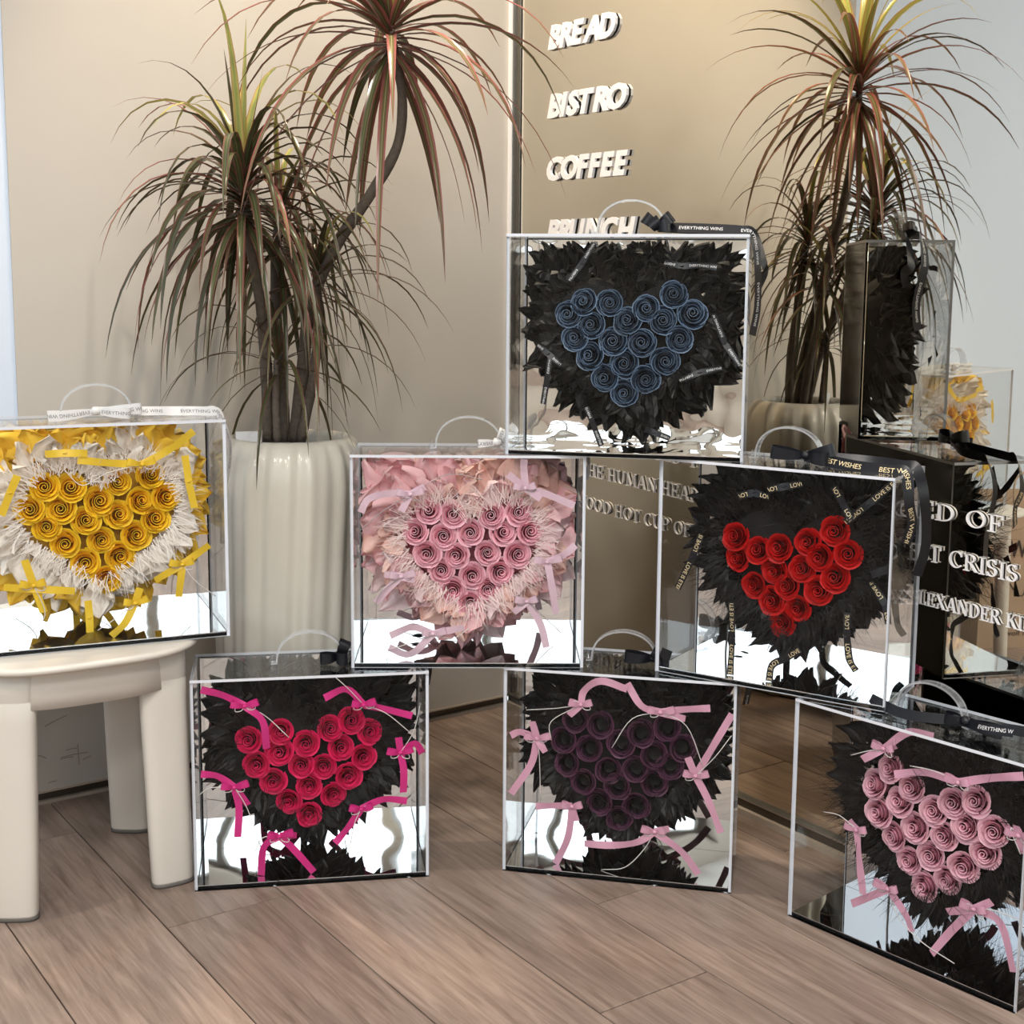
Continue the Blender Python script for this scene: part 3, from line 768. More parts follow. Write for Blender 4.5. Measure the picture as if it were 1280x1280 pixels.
PAL = {   # petal base -> rim, heart of the rose; dye plus painted shade between petals
 'yel': ([(0, (.62, .20, .003)), (.7, (.84, .40, .005)), (1, (.95, .66, .03))], .06),
 'pin': ([(0, (.42, .06, .12)), (.7, (.80, .29, .39)), (1, (.95, .58, .66))], .06),
 'blu': ([(0, (.006, .008, .012)), (.55, (.015, .025, .045)), (.80, (.010, .018, .034)), (.93, (.026, .044, .076)), (1, (.22, .32, .47))], .25),
 'red': ([(0, (.16, .002, .002)), (.7, (.30, .002, .003)), (1, (.58, .008, .008))], .1),
 'mag': ([(0, (.25, .001, .02)), (.7, (.50, .003, .055)), (1, (.82, .018, .125))], .1),
 'pur': ([(0, (.004, .003, .004)), (.55, (.012, .007, .011)), (.84, (.022, .009, .018)), (1, (.15, .052, .10))], .2),
 'ros': ([(0, (.42, .13, .17)), (.7, (.64, .27, .36)), (1, (.88, .54, .62))], .1),
}
def petal_vf(r0, r1, h_, span, curl, skew, nu=7, nv=6):
    v = []; f = []; uv = []
    for j in range(nv):
        t = j / (nv - 1)
        for i in range(nu):
            u = -1 + 2 * i / (nu - 1)
            a = u * span / 2
            edge = 1 - .16 * abs(u) ** 3 + (.06 * (1 - abs(u)))           # pointed rim
            tt = t * edge
            r = lerp(r0, r1, tt ** .75) * (1 + skew * u)
            z = h_ * tt
            if t > .62:
                q = (t - .62) / .38
                r += curl * q * q * (1.15 - .35 * abs(u)); z -= curl * .55 * q ** 2.2
            v.append((r * cos(a), r * sin(a), z)); uv.append((i / (nu - 1), t))
    for j in range(nv - 1):
        for i in range(nu - 1):
            a = j * nu + i; f.append((a, a + 1, a + nu + 1, a + nu))
    return v, f, uv
def core_vf(open_=False):
    v = []; f = []; uv = []; n_ = 46
    for i in range(n_ + 1):
        s = i / n_; a = s * 2 * pi * 2.2; r = lerp(.0004, .0078, s ** .85) * (1 + .10 * sin(a * 1.37 + 1))
        zt = .0258 - .0018 * s + .0009 * sin(a * 1.5) if not open_ else .008
        for j, (z, dr) in enumerate(((.006, -.0002), (zt - .0022, .0001), (zt - .0002, .0005), (zt - .0004, .0011))):
            rr = r + dr; v.append((rr * cos(a), rr * sin(a), z)); uv.append((s, (0, .78, .95, 1)[j]))
        if i:
            for j in range(3): q = 4 * (i - 1) + j; f.append((q, q + 1, q + 5, q + 4))
    return v, f, uv
PET = [  # r0, r1, h, span, curl, skew, count, phase
 (.0078, .0096, .0244, 2.7, .0022, .17, 3, 0.3), (.0098, .0126, .0224, 2.3, .0032, .16, 4, 1.4), (.0115, .0160, .0186, 2.0, .0050, .14, 5, .5)]
PMAT = {}
def rose_meshes(k):
    op = k == 'pur'
    stops, nz = PAL[k]
    m_ = ramp_mat('rose_petal_' + k, stops, 'Y', .48 if k not in ('blu', 'pur') else .36, transl=.10, noise=nz, spec=.22)
    PMAT[k] = m_
    ms = []
    for i, (r0, r1, h_, sp, cu, sk, n_, ph) in enumerate(PET):
        if op: r0, r1, h_ = r0 + (.0035, .002, 0)[i], r1 + (.0032, .0016, 0)[i], h_ + (-.001, 0, .001)[i]
        v, f, uv = petal_vf(r0, r1, h_, sp, cu, sk)
        ms.append(mesh('petal', v, f, m_, uv, True))
    v, f, uv = core_vf(op)
    return ms, mesh('rose', v, f, m_ if not op else MT['black_feather'], uv, True)

# ------------------------------------------------------------------ paper leaves, ruffles, feathers
def paper_vf(L, W_, bend, fold, jag, seed, tip=1.6):
    r = random.Random(seed); v = []; f = []; uv = []; nl = 7; nc = 7
    ph, fr = r.uniform(0, 6), r.uniform(4, 7)
    for i in range(nl):
        s = i / (nl - 1)
        w_ = W_ / 2 * (s * 2.2 + .25 if s < .34 else max(.0, 1 - ((s - .34) / .66) ** tip))
        y = -bend * s * s * L
        for c in range(nc):
            q = -1 + 2 * c / (nc - 1)
            jx = r.uniform(-jag, jag) * W_ * .16 * (s > .1) * (s < .99)
            pl = sin(q * fr + ph + s * 2) * W_ * .16 * jag * 2 * (.3 + s)
            zz = s * L + (r.uniform(-jag, jag) * L * .10 if s > .5 and s < .99 else 0)
            v.append((q * w_ + jx, y + fold * abs(q) * w_ + pl + r.uniform(-jag, jag) * W_ * .07, zz)); uv.append(((q + 1) / 2, s))
        if i:
            for q in range(nc - 1): a = nc * (i - 1) + q; f.append((a, a + 1, a + nc + 1, a + nc))
    return v, f, uv

def heart_pt(th, sx, sz, notch=5.0, full=2.2):
    sn = sin(th)
    x = 16 * math.copysign(abs(sn) ** full, sn); z = 13 * cos(th) - notch * cos(2 * th) - 2 * cos(3 * th) - cos(4 * th)
    return Vector((x * sx, 0, (z + 2.5) * sz))
def heart_samples(n_, sx, sz, notch=3.0, full=2.2):
    P = [heart_pt(2 * pi * i / 600, sx, sz, notch, full) for i in range(601)]
    L = [0]
    for a, c in zip(P, P[1:]): L.append(L[-1] + (c - a).length)
    out = []; j = 0
    for i in range(n_):
        t = L[-1] * (i + .5) / n_
        while L[j + 1] < t: j += 1
        p = P[j]; tg = (P[min(600, j + 3)] - P[max(0, j - 3)]).normalized()
        nn = Vector((-tg.z, 0, tg.x))
        if abs(p.x) <= .012: nn = Vector((0, 0, 1 if p.z > 0 else -1))
        out.append((p, nn))
    return out

def place_out(p, out, lean, roll):
    """matrix: +z along out (leaning towards the front by lean), -y towards the front"""
    o = Vector((out.x, 0, out.z)).normalized()
    z = (o * cos(lean) + Vector((0, -1, 0)) * sin(lean)).normalized()
    y = (Vector((0, 1, 0)) - z * z.y).normalized()
    x = y.cross(z)
    R = Matrix(((x.x, y.x, z.x, 0), (x.y, y.y, z.y, 0), (x.z, y.z, z.z, 0), (0, 0, 0, 1)))
    return Matrix.Translation(p) @ R @ Matrix.Rotation(roll, 4, 'Z')

CLX, CLZ0, CLZ1 = CW / 2 - .008, .0085, CH - .009
def inside(M_, me):
    """shift a piece so that it stays within the clear walls"""
    lo = [1e9] * 3; hi = [-1e9] * 3
    for v in me.vertices:
        p = M_ @ v.co
        for i in range(3): lo[i] = min(lo[i], p[i]); hi[i] = max(hi[i], p[i])
    d = Vector((0, 0, 0))
    if lo[0] < -CLX: d.x = -CLX - lo[0]
    if hi[0] > CLX: d.x = CLX - hi[0]
    if lo[2] < CLZ0: d.z = CLZ0 - lo[2]
    if hi[2] > CLZ1: d.z = CLZ1 - hi[2]
    if lo[1] < .008: d.y = .008 - lo[1]
    if hi[1] > CD - .008: d.y = CD - .008 - hi[1]
    return Matrix.Translation(d) @ M_

def feather_part(name, spots, mat, parent, n_, l0, l1, wid, yrange, curl=1.0):
    b = MB()
    for i in range(n_):
        p, o = RND.choice(spots)
        o = Vector((o.x, 0, o.z)).normalized()
        a = U(-.7, .7); d = Vector((o.x * cos(a) - o.z * sin(a), U(-.55, .15), o.x * sin(a) + o.z * cos(a))).normalized()
        q = p + Vector((U(-.008, .008), U(*yrange), U(-.008, .008)))
        ln = U(l0, l1); k = Vector((U(-1, 1), U(-.4, .4), U(-1.2, .6))) * curl
        P = []
        for s in range(5):
            P.append(q.copy()); d = (d + k * .16).normalized(); q = q + d * ln / 4
        P = [Vector((max(-CLX, min(CLX, c.x)), max(.008, min(CD - .01, c.y)), max(CLZ0, min(CLZ1, c.z)))) for c in P]
        v, f, uv, S, L_ = ribbon(P, wid, Vector((U(-.3, .3), -1, U(-.3, .3))), lambda s: 1 - .85 * s)
        b.add(v, f, uv)
    o_ = obj(name, b.me(name, [mat]), parent); o_['kind'] = 'stuff'
    return o_

# ribbons -----------------------------------------------------------------------------------------
TXT = {}
def printed_ribbon(path, wid, nrm, body, size, start=.01, repeat=.0, mats=None, name='tail', parent=None, lift=.0006, offset=.0, side=None, taper=None):
    """satin band with lettering that follows it"""
    v, f, uv, S, L = ribbon(path, wid, nrm, taper, side)
    o = obj(name, mesh(name, v, f, mats[0], uv, True), parent)
    if not body: return o
    key = (body, size, offset)
    if key not in TXT: TXT[key] = text_vf(body, size, offset)
    tv, tf = TXT[key]
    if not tv: return o
    x0 = min(a.x for a in tv); x1 = max(a.x for a in tv); yc = (min(a.y for a in tv) + max(a.y for a in tv)) / 2
    P = [Vector(q) for q in path]; b = MB(); s0 = start
    while s0 < L[-1] - .008:
        nv = []; okf = []
        keep = []
        for a in tv:
            s = s0 + a.x - x0; i = 0
            while i < len(L) - 2 and L[i + 1] < s: i += 1
            t = (s - L[i]) / max(1e-6, L[i + 1] - L[i])
            p = P[i].lerp(P[i + 1], t); sd = S[i].lerp(S[i + 1], max(0, min(1, t))).normalized()
            tg = (P[i + 1] - P[i]).normalized(); nn = Vector(nrm if not isinstance(nrm, list) else nrm[i])
            up = sd if tg.cross(sd).dot(nn) > 0 else -sd
            nf = tg.cross(up).normalized()
            nv.append(p + up * (a.y - yc) + nf * lift); keep.append(s <= L[-1])
        fs = [q for q in tf if all(keep[i] for i in q)]
        b.add(nv, fs)
        if not repeat: break
        s0 += (x1 - x0) + repeat
    if b.f: obj('lettering', b.me('lettering', [mats[1]]), o)
    return o

def loop_path(c, d, ln, dep):
    """teardrop bow loop leaving c along d, opening in depth; returns path and band side"""
    d = Vector(d).normalized(); s = (Vector((0, 1, 0)) - d * d.y).normalized()
    P = catmull([c, c + d * ln * .5 - s * dep * .5, c + d * ln * .92 - s * dep * .38, c + d * ln * 1.04, c + d * ln * .92 + s * dep * .38, c + d * ln * .5 + s * dep * .5, c], 4)
    return P, d.cross(s).normalized()
def gather(s): return .38 + .62 * math.sin(pi * min(1, max(0, s))) ** .6
def ring_path(c, d, ln, hgt):
    d = Vector(d).normalized(); s = d.cross(Vector((0, -1, 0))).normalized()
    return catmull([c, c + d * ln * .5 + s * hgt * .5, c + d * ln + s * hgt * .22, c + d * ln * 1.02 - s * hgt * .22, c + d * ln * .5 - s * hgt * .5, c], 4)

def satin_bow(k, parent, centre, tails, cords=(), wid=.0125, mats=None, loops=((1, .35), (-1, .25)), body=None, y=.026, tsize=.006, lsize=.022, cmat='cord'):
    (ox, oy, sc) = ROSE[k][0]
    q = lambda p, yy: on_case(k, ox + p[0] / sc, oy + p[1] / sc, yy)
    def fit(p):
        return Vector((max(-CLX, min(CLX, p.x)), p.y, max(CLZ0, min(CLZ1, p.z))))
    c = fit(q(centre, y))
    kn = obj('satin_bow', mesh('satin_bow', *tube([c + Vector((-.003, 0, -.001)), c + Vector((-.001, -.002, 0)), c + Vector((.001, -.002, 0)), c + Vector((.003, 0, .001))], lambda s: (.0022 + .0018 * sin(pi * s)) * (1 if loops else .3), 8), mats[0], smooth=True), parent)
    for dx, dz in loops:
        d = Vector((dx, -.25, dz))
        lp, sd = loop_path(c, d, lsize * U(.8, 1.2), .010)
        v, f, uv, S, L = ribbon([fit(a) for a in lp], wid * .95, (0, -1, 0), gather, sd)
        obj('loop', mesh('loop', v, f, mats[0], uv, True), kn)
    for t in tails:
        pts = [c] + [fit(q(p, y + U(-.006, .004))) for p in t]
        P = catmull(pts, 5)
        nr = [Vector((.25 * sin(i * .7 + c.x * 40), -1, .25 * cos(i * .55))) for i in range(len(P))]
        printed_ribbon(P, wid, nr, body, tsize, .012, .008, mats, 'tail', kn)
    for t in cords:
        P = catmull([c] + [fit(q(p, y - .003 + U(-.004, .003))) for p in t], 5)
        obj('cord', mesh('cord', *tube(P, .0008, 5), MT[cmat], smooth=True), kn)
    if cords:
        for s in (-1, 1):
            obj('cord', mesh('cord', *tube([fit(a) for a in ring_path(c, (s, -.2, U(-.6, .2)), .017, .010)], .0008, 5), MT[cmat], smooth=True), kn)

# ------------------------------------------------------------------ flower hearts
def flower_heart(k, label, cfg):
    root = thing('rose_heart', label, 'flower arrangement', CM[k] @ Matrix.Translation((0, .09, .0078)), 'preserved rose hearts')
    inv = Matrix.Translation((0, -.09, -.0078))      # children are laid out in case coordinates
    class Par: pass
    (ox, oy, sc), pts = ROSE[k]
    RP_ = [on_case(k, ox + a / sc, oy + c / sc, .060) for a, c in pts]
    cx = sum(p.x for p in RP_) / len(RP_); cz = (max(p.z for p in RP_) + min(p.z for p in RP_)) / 2
    hold = obj('foam_base', foam_me(RP_, cx, cfg), root, inv)
    # roses
    ms, core = rose_meshes(k)
    for i, p in enumerate(RP_):
        tilt = Vector((p.x - cx, 0, p.z - cz)) * .9
        ax = Vector((tilt.x * 2.0 + U(-.10, .10), -1, tilt.z * 2.0 + .10 + U(-.10, .10))).normalized()
        R = ax.to_track_quat('Z', 'Y').to_matrix().to_4x4() @ Matrix.Rotation(U(0, 6.28), 4, 'Z')
        s = cfg.get('rs', 1.0) * 1.13 * U(.95, 1.06)
        ro = obj('rose', core, root, inv @ Matrix.Translation(Vector((p.x, .078, p.z))) @ R @ Matrix.Scale(s, 4))
        for (r0, r1, h_, sp, cu, sk, n_, ph), me in zip(PET, ms):
            for j in range(n_):
                obj('petal', me, ro, Matrix.Rotation(ph + 2 * pi * j / n_ + U(-.12, .12), 4, 'Z') @ Matrix.Rotation(U(-.06, .06), 4, 'Y') @ Matrix.Scale(U(.95, 1.05), 4))
    # rings of tissue
    hxr = max(abs(p.x - cx) for p in RP_); ztr = max(p.z for p in RP_); zbr = min(p.z for p in RP_)
    for ring in cfg['rings']:
        (n_, hx, zt, zb, y0, y1, L0, W0, lean0, lean1, bend, fold, jag, tip, mats_) = ring
        rx = cfg.get('dx', 0)
        if zt is None: hx, zt, zb, rx = hxr + hx, ztr + hx * 1.1, zbr - hx * .9, cx      # hugging the roses
        sx = hx / 16; sz = (zt - zb) / 29.0; zc = zb + 14.5 * sz
        variants = []
        for i in range(6):
            v, f, uv = paper_vf(L0 * U(.8, 1.2), W0 * U(.85, 1.2), bend * U(.3, 1.3), fold * U(.4, 1.3), jag, i + n_, tip)
            variants.append([mesh(cfg['piece'], v, f, MT[m_], uv, cfg.get('soft', False)) for m_ in mats_])
        for p, o in heart_samples(n_, sx, sz):
            P = Vector((rx + p.x + U(-.006, .006), U(y0, y1), zc + p.z + U(-.006, .006)))
            a = U(-.35, .35); o = Vector((o.x * cos(a) - o.z * sin(a), 0, o.x * sin(a) + o.z * cos(a)))
            me = RND.choice(RND.choice(variants))
            Mx = place_out(P, o, U(lean0, lean1), U(-.7, .7))
            obj(cfg['piece'], me, root, inv @ inside(Mx, me))
    # feathers
    for (n_, hx, zt, zb, l0, l1, wd, yr, mat_) in cfg.get('feathers', ()):
        rx = cfg.get('dx', 0)
        if zt is None: hx, zt, zb, rx = hxr + hx, ztr + hx * 1.1, zbr - hx * .9, cx
        sx = hx / 16; sz = (zt - zb) / 29.0; zc = zb + 14.5 * sz
        sp = [(Vector((rx + p.x, 0, zc + p.z)), o) for p, o in heart_samples(160, sx, sz)]
        fo = feather_part('feather_trim', sp, MT[mat_], root, n_, l0, l1, wd, yr); fo.matrix_basis = inv
    hub = root
    before = set(bpy.data.objects)
    for bw in cfg.get('bows', ()):
        satin_bow(k, root, *bw[:2], **bw[2])
    for o in set(bpy.data.objects) - before:
        if o.parent == root: o.matrix_basis = inv
    return root

def foam_me(pts, cx, cfg):
    """solid heart behind the roses"""
    v = []; f = []; n_ = 48
    hx = max(abs(p.x - cx) for p in pts) + .028; zt = max(p.z for p in pts) + .034; zb = min(p.z for p in pts) - .03
    sz = (zt - zb) / 29; zc = zb + 14.5 * sz
    P = [heart_pt(2 * pi * i / n_, hx / 16, sz, 3.4) for i in range(n_)]
    for y, q in ((CD - .008, .8), (.125, 1.0), (.092, 1.0), (.080, .9)):
        for p in P: v.append((cx + p.x * q, y, zc + p.z * q))
    for r in range(3):
        for i in range(n_):
            j = (i + 1) % n_; f.append((r * n_ + i, r * n_ + j, (r + 1) * n_ + j, (r + 1) * n_ + i))
    for r in (0, 3):
        c = len(v); v.append((cx, v[r * n_][1], zc))
        for i in range(n_):
            j = (i + 1) % n_; f.append((c, r * n_ + i, r * n_ + j))
    return mesh('foam_base', v, f, MT[cfg.get('foam_mat', 'black_foam')])

MT['yellow_paper'] = pm('yellow_tissue', (.92, .60, .05), .6, transl=.15, vary=.08)
MT['cream_paper'] = pm('cream_tissue', (.93, .87, .80), .6, transl=.15)
MT['white_feather'] = pm('white_feather', (.95, .91, .87), .6, transl=.2)
MT['yellow_satin'] = pm('yellow_satin', (.88, .60, .04), .32, transl=.15)
MT['yellow_foam'] = pm('yellow_foam', (.50, .28, .03), .9)
MT['pink_paper'] = pm('pink_tissue', (.95, .58, .61), .6, transl=.15, vary=.08)
MT['peach_paper'] = pm('peach_tissue', (.97, .66, .58), .6, transl=.15)
MT['pale_pink'] = pm('pale_pink_tissue', (.94, .74, .76), .6, transl=.15)
MT['pink_feather'] = pm('pale_pink_feather', (.94, .79, .77), .6, transl=.2)
MT['pink_foam'] = pm('pink_foam', (.36, .10, .14), .9)
MT['lilac_satin'] = pm('lilac_pink_satin', (.80, .58, .68), .3, transl=.15)
MT['magenta_satin'] = pm('magenta_satin', (.66, .022, .22), .3)
MT['rose_satin'] = pm('dusty_rose_satin', (.66, .34, .46), .3)
MT['thread'] = pm('grey_thread', (.42, .36, .36), .5)

BK = ['black_paper']
def black_rings(n1=54, n2=48, n3=44, L=.052, W_=.038, tip=1.5, jag=.25):
    return [  # n, half width, top, bottom, y0, y1, length, width, lean0, lean1, bend, fold, jag, tip, mats
        (n1, .158, .330, .040, .105, .135, L, W_, -.1, .25, .2, .5, jag, tip, BK),
        (n2, .140, .322, .052, .085, .112, L, W_ * .95, .05, .45, .25, .5, jag, tip, BK),
        (36, .118, .305, .065, .075, .095, L, W_ * .95, .1, .5, .25, .5, jag, tip, BK),
        (n3, .026, None, None, .066, .084, L * .8, W_ * .9, .15, .5, .3, .4, jag, tip, BK)]

MG = dict(mats=[MT['magenta_satin'], MT['print_white']])
RS = dict(mats=[MT['rose_satin'], MT['print_white']])
YE = dict(mats=[MT['yellow_satin'], MT['print_white']])
PK = dict(mats=[MT['lilac_satin'], MT['print_white']])
BW_ = dict(mats=[MT['black_satin'], MT['print_white']], body='EVERYTHING WINS', wid=.010, loops=(), tsize=.0055)
GD = dict(mats=[MT['black_satin'], MT['print_gold']], body='LOVE IS ETERNAL', wid=.0120, loops=(), tsize=.0098)

flower_heart('mag', 'heart of magenta roses in black tissue with magenta bows', dict(rs=.97, piece='tissue_leaf', rings=black_rings(L=.050, W_=.034), feathers=[(420, .022, None, None, .02, .05, .0009, (.045, .08), 'black_feather')], bows=[
    ((262, 312), [[(180, 272), (95, 250)], [(330, 370), (345, 475)]], dict(cords=[[(340, 350), (430, 432)]], **MG)),
    ((715, 308), [[(650, 248), (565, 282)], [(800, 325), (900, 350)]], dict(cords=[[(800, 340), (890, 412)], [(660, 250), (605, 200)]], **MG)),
    ((855, 490), [[(868, 560), (866, 642)], [(910, 455), (938, 492)], [(848, 432)]], dict(cords=[[(905, 410), (930, 310)]], **MG)),
    ((222, 622), [[(160, 580), (95, 572)], [(240, 700), (235, 812)], [(275, 690)]], dict(cords=[[(130, 625), (68, 655)], [(265, 690), (300, 775)]], **MG)),
    ((705, 705), [[(660, 770), (606, 835)], [(790, 668), (880, 674)]], dict(cords=[[(680, 760), (665, 835)]], **MG)),
    ((395, 808), [[(450, 860), (525, 945)], [(335, 850), (325, 985)], [(460, 805)]], dict(cords=[[(330, 815), (300, 870)]], **MG))]))
flower_heart('pur', 'heart of dark purple roses in black tissue with dusty pink bows', dict(rs=1.0, piece='tissue_leaf', rings=black_rings(L=.052, W_=.036), feathers=[(300, .022, None, None, .02, .045, .0009, (.045, .08), 'black_feather')], bows=[
    ((425, 340), [[(440, 280), (510, 240), (620, 275)], [(375, 385)]], dict(cords=[[(320, 355), (195, 362)], [(300, 410), (300, 490)]], **RS)),
    ((760, 372), [[(680, 345), (620, 250)], [(860, 360), (970, 355)], [(865, 400)]], dict(cords=[[(640, 400), (555, 522)], [(870, 430), (940, 600)]], **RS)),
    ((240, 482), [[(220, 410)], [(215, 590), (130, 715)], [(170, 455), (105, 468)], [(275, 540)]], dict(cords=[[(250, 560), (255, 745)]], **RS)),
    ((908, 640), [[(985, 510), (1065, 380)], [(960, 740), (1015, 880)], [(875, 562)]], dict(cords=[[(990, 560), (1060, 470)]], **RS)),
    ((388, 768), [[(310, 765), (235, 768)], [(370, 900), (318, 1035)], [(405, 830)]], dict(cords=[], **RS)),
    ((735, 875), [[(660, 920), (550, 932), (440, 925)], [(850, 960), (920, 1055)], [(798, 862)]], dict(cords=[[(690, 950), (610, 1025), (510, 1040)]], **RS))]))
flower_heart('ros', 'heart of dusty rose roses in black feathers with dusty pink bows', dict(rs=1.0, piece='tissue_leaf', rings=black_rings(n1=50, L=.046, W_=.03), feathers=[(1700, .034, None, None, .03, .08, .0011, (.03, .10), 'black_feather')], bows=[
    ((515, 322), [[(600, 265), (690, 225)], [(440, 360)], [(555, 310)]], dict(cords=[[(460, 330), (400, 345)]], **RS)),
    ((775, 440), [[(660, 405), (550, 412)], [(880, 425), (1000, 418)]], dict(cords=[[(690, 400), (605, 382)]], **RS)),
    ((420, 605), [[(430, 720), (442, 830)], [(395, 570)]], dict(cords=[[(360, 555), (305, 542)]], **RS)),
    ((830, 880), [[(750, 955), (680, 1035)], [(920, 930), (965, 1100)], [(735, 890)], [(890, 855)]], dict(cords=[[(900, 885), (990, 920)]], **RS)),
    ((985, 625), [[(1000, 690)], [(975, 590)]], dict(cords=[[(955, 600), (990, 690)]], **RS)),
    ((530, 810), [[(470, 835), (402, 862)], [(590, 900), (612, 960)]], dict(cords=[[(560, 900), (640, 990), (760, 1070)]], **RS))]))
flower_heart('blu', 'heart of blue black roses in large black tissue points', dict(rs=1.0, piece='tissue_leaf', rings=black_rings(n1=46, n2=42, n3=34, L=.062, W_=.046, tip=1.35, jag=.4), feathers=[(160, .022, None, None, .02, .04, .0009, (.05, .08), 'black_feather')], bows=[
    ((405, 345), [[(460, 255)], [(350, 418)]], BW_), ((840, 355), [[(910, 352), (990, 360)], [(760, 340)]], BW_), ((1025, 690), [[(975, 565)], [(1090, 785)]], BW_),
    ((255, 850), [[(268, 755)], [(238, 952)]], BW_), ((455, 1040), [[(425, 965)], [(490, 1132)]], BW_), ((720, 1075), [[(680, 1060)], [(785, 1100)]], BW_),
    ((915, 815), [[(828, 850)], [(1012, 795)]], BW_), ((260, 735), [[(215, 695)], [(318, 785)]], BW_)]))
flower_heart('red', 'heart of red roses in black feathers with gold printed ribbons', dict(rs=.98, piece='tissue_leaf', rings=black_rings(n1=48, L=.048, W_=.034), feathers=[(1500, .032, None, None, .03, .075, .0011, (.035, .10), 'black_feather')], bows=[
    ((380, 255), [[(325, 268)], [(432, 272)]], GD), ((480, 236), [[(425, 246)], [(540, 226)]], GD), ((675, 290), [[(645, 235)], [(705, 345)]], GD), ((760, 295), [[(845, 225)], [(685, 355)]], GD),
    ((175, 470), [[(205, 395)], [(125, 575)]], GD), ((308, 740), [[(305, 620)], [(300, 880)]], GD), ((800, 520), [[(770, 530)], [(832, 508)]], GD), ((820, 630), [[(768, 552)], [(885, 702)]], GD),
    ((690, 735), [[(690, 655)], [(698, 810), (720, 850)]], GD), ((480, 810), [[(535, 778)], [(440, 832), (430, 890)]], GD)]))
flower_heart('yel', 'heart of yellow roses in yellow and cream tissue with yellow ribbons', dict(rs=1.02, piece='tissue_petal', soft=True, foam_mat='yellow_foam', foam=.11, dx=-.02, rings=[
    (52, .160, .330, .034, .105, .135, .062, .056, -.1, .2, .2, .35, .35, 1.6, ['yellow_paper']),
    (34, .150, .325, .060, .085, .11, .055, .055, .0, .4, .25, .35, .35, 1.8, ['yellow_paper', 'yellow_paper', 'cream_paper']),
    (34, .128, .305, .065, .075, .095, .050, .046, .1, .45, .3, .4, .45, 1.6, ['cream_paper']),
    (34, .022, None, None, .064, .08, .042, .036, .2, .55, .3, .4, .45, 1.6, ['cream_paper'])],
    feathers=[(800, .020, None, None, .02, .055, .0015, (.04, .07), 'white_feather')], bows=[
    ((570, 385), [[(440, 380), (310, 368)], [(680, 325), (775, 252)]], dict(cords=[[(430, 420), (330, 470), (260, 410)]], **YE)),
    ((755, 455), [[(740, 350)], [(778, 560)]], dict(loops=(), **YE)), ((160, 885), [[(15, 878)], [(300, 892)]], dict(loops=(), **YE)), ((135, 870), [[(98, 768)], [(175, 978)]], dict(cords=[[(180, 990), (95, 1080)]], **YE)),
    ((730, 785), [[(620, 850)], [(838, 708)], [(715, 915)]], dict(cords=[[(780, 850), (862, 912)]], **YE)), ((540, 940), [[(500, 1020), (445, 1072)], [(560, 880)]], dict(cords=[[(480, 990), (390, 1050)]], **YE)),
    ((358, 1000), [[(352, 930)], [(360, 1058)]], dict(loops=(), **YE)), ((40, 500), [[(70, 430)], [(5, 590)]], dict(loops=(), **YE)), ((260, 340), [[(180, 345)], [(350, 342)]], dict(loops=(), **YE))]))
flower_heart('pin', 'heart of pink roses in pink and peach tissue with lilac bows', dict(rs=1.0, piece='tissue_petal', soft=True, foam_mat='pink_foam', foam=.115, rings=[
    (50, .160, .330, .036, .105, .135, .064, .060, -.1, .2, .2, .35, .35, 1.8, ['pink_paper', 'pink_paper', 'pale_pink']),
    (34, .148, .325, .062, .085, .11, .060, .064, .0, .4, .25, .35, .35, 2.2, ['pink_paper', 'peach_paper']),
    (34, .118, .312, .068, .075, .095, .052, .050, .1, .5, .3, .4, .45, 2.0, ['pink_paper', 'peach_paper', 'peach_paper']),
    (34, .024, None, None, .066, .082, .044, .042, .2, .5, .3, .4, .45, 2.0, ['pink_paper', 'pale_pink', 'peach_paper'])],
    feathers=[(900, .022, None, None, .02, .06, .0015, (.04, .075), 'pink_feather')], bows=[
    ((330, 420), [[(240, 415), (145, 440), (110, 500)], [(290, 495)], [(395, 385)]], dict(cords=[[(500, 330), (650, 355)], [(200, 500), (110, 578)]], cmat='thread', **PK)),
    ((842, 392), [[(940, 420), (1060, 470)], [(835, 300), (838, 240)], [(765, 330)], [(910, 440)]], dict(cords=[[(880, 460)]], cmat='thread', **PK)),
    ((290, 785), [[(230, 840), (178, 902)], [(215, 775)], [(350, 800)]], dict(cords=[[(190, 870), (178, 970)]], cmat='thread', **PK)),
    ((940, 720), [[(960, 830), (978, 950)], [(1010, 690), (1065, 645)]], dict(cords=[], **PK)),
    ((430, 1040), [[(340, 1010), (240, 1048)], [(330, 1130), (235, 1100)], [(570, 1010)]], dict(cords=[[(300, 1090), (230, 1110)], [(520, 1060), (590, 1015)]], **PK)),
    ((850, 895), [[(910, 1000), (935, 1100)], [(790, 945)]], dict(cords=[[(920, 960), (1000, 1035)]], cmat='thread', **PK))]))

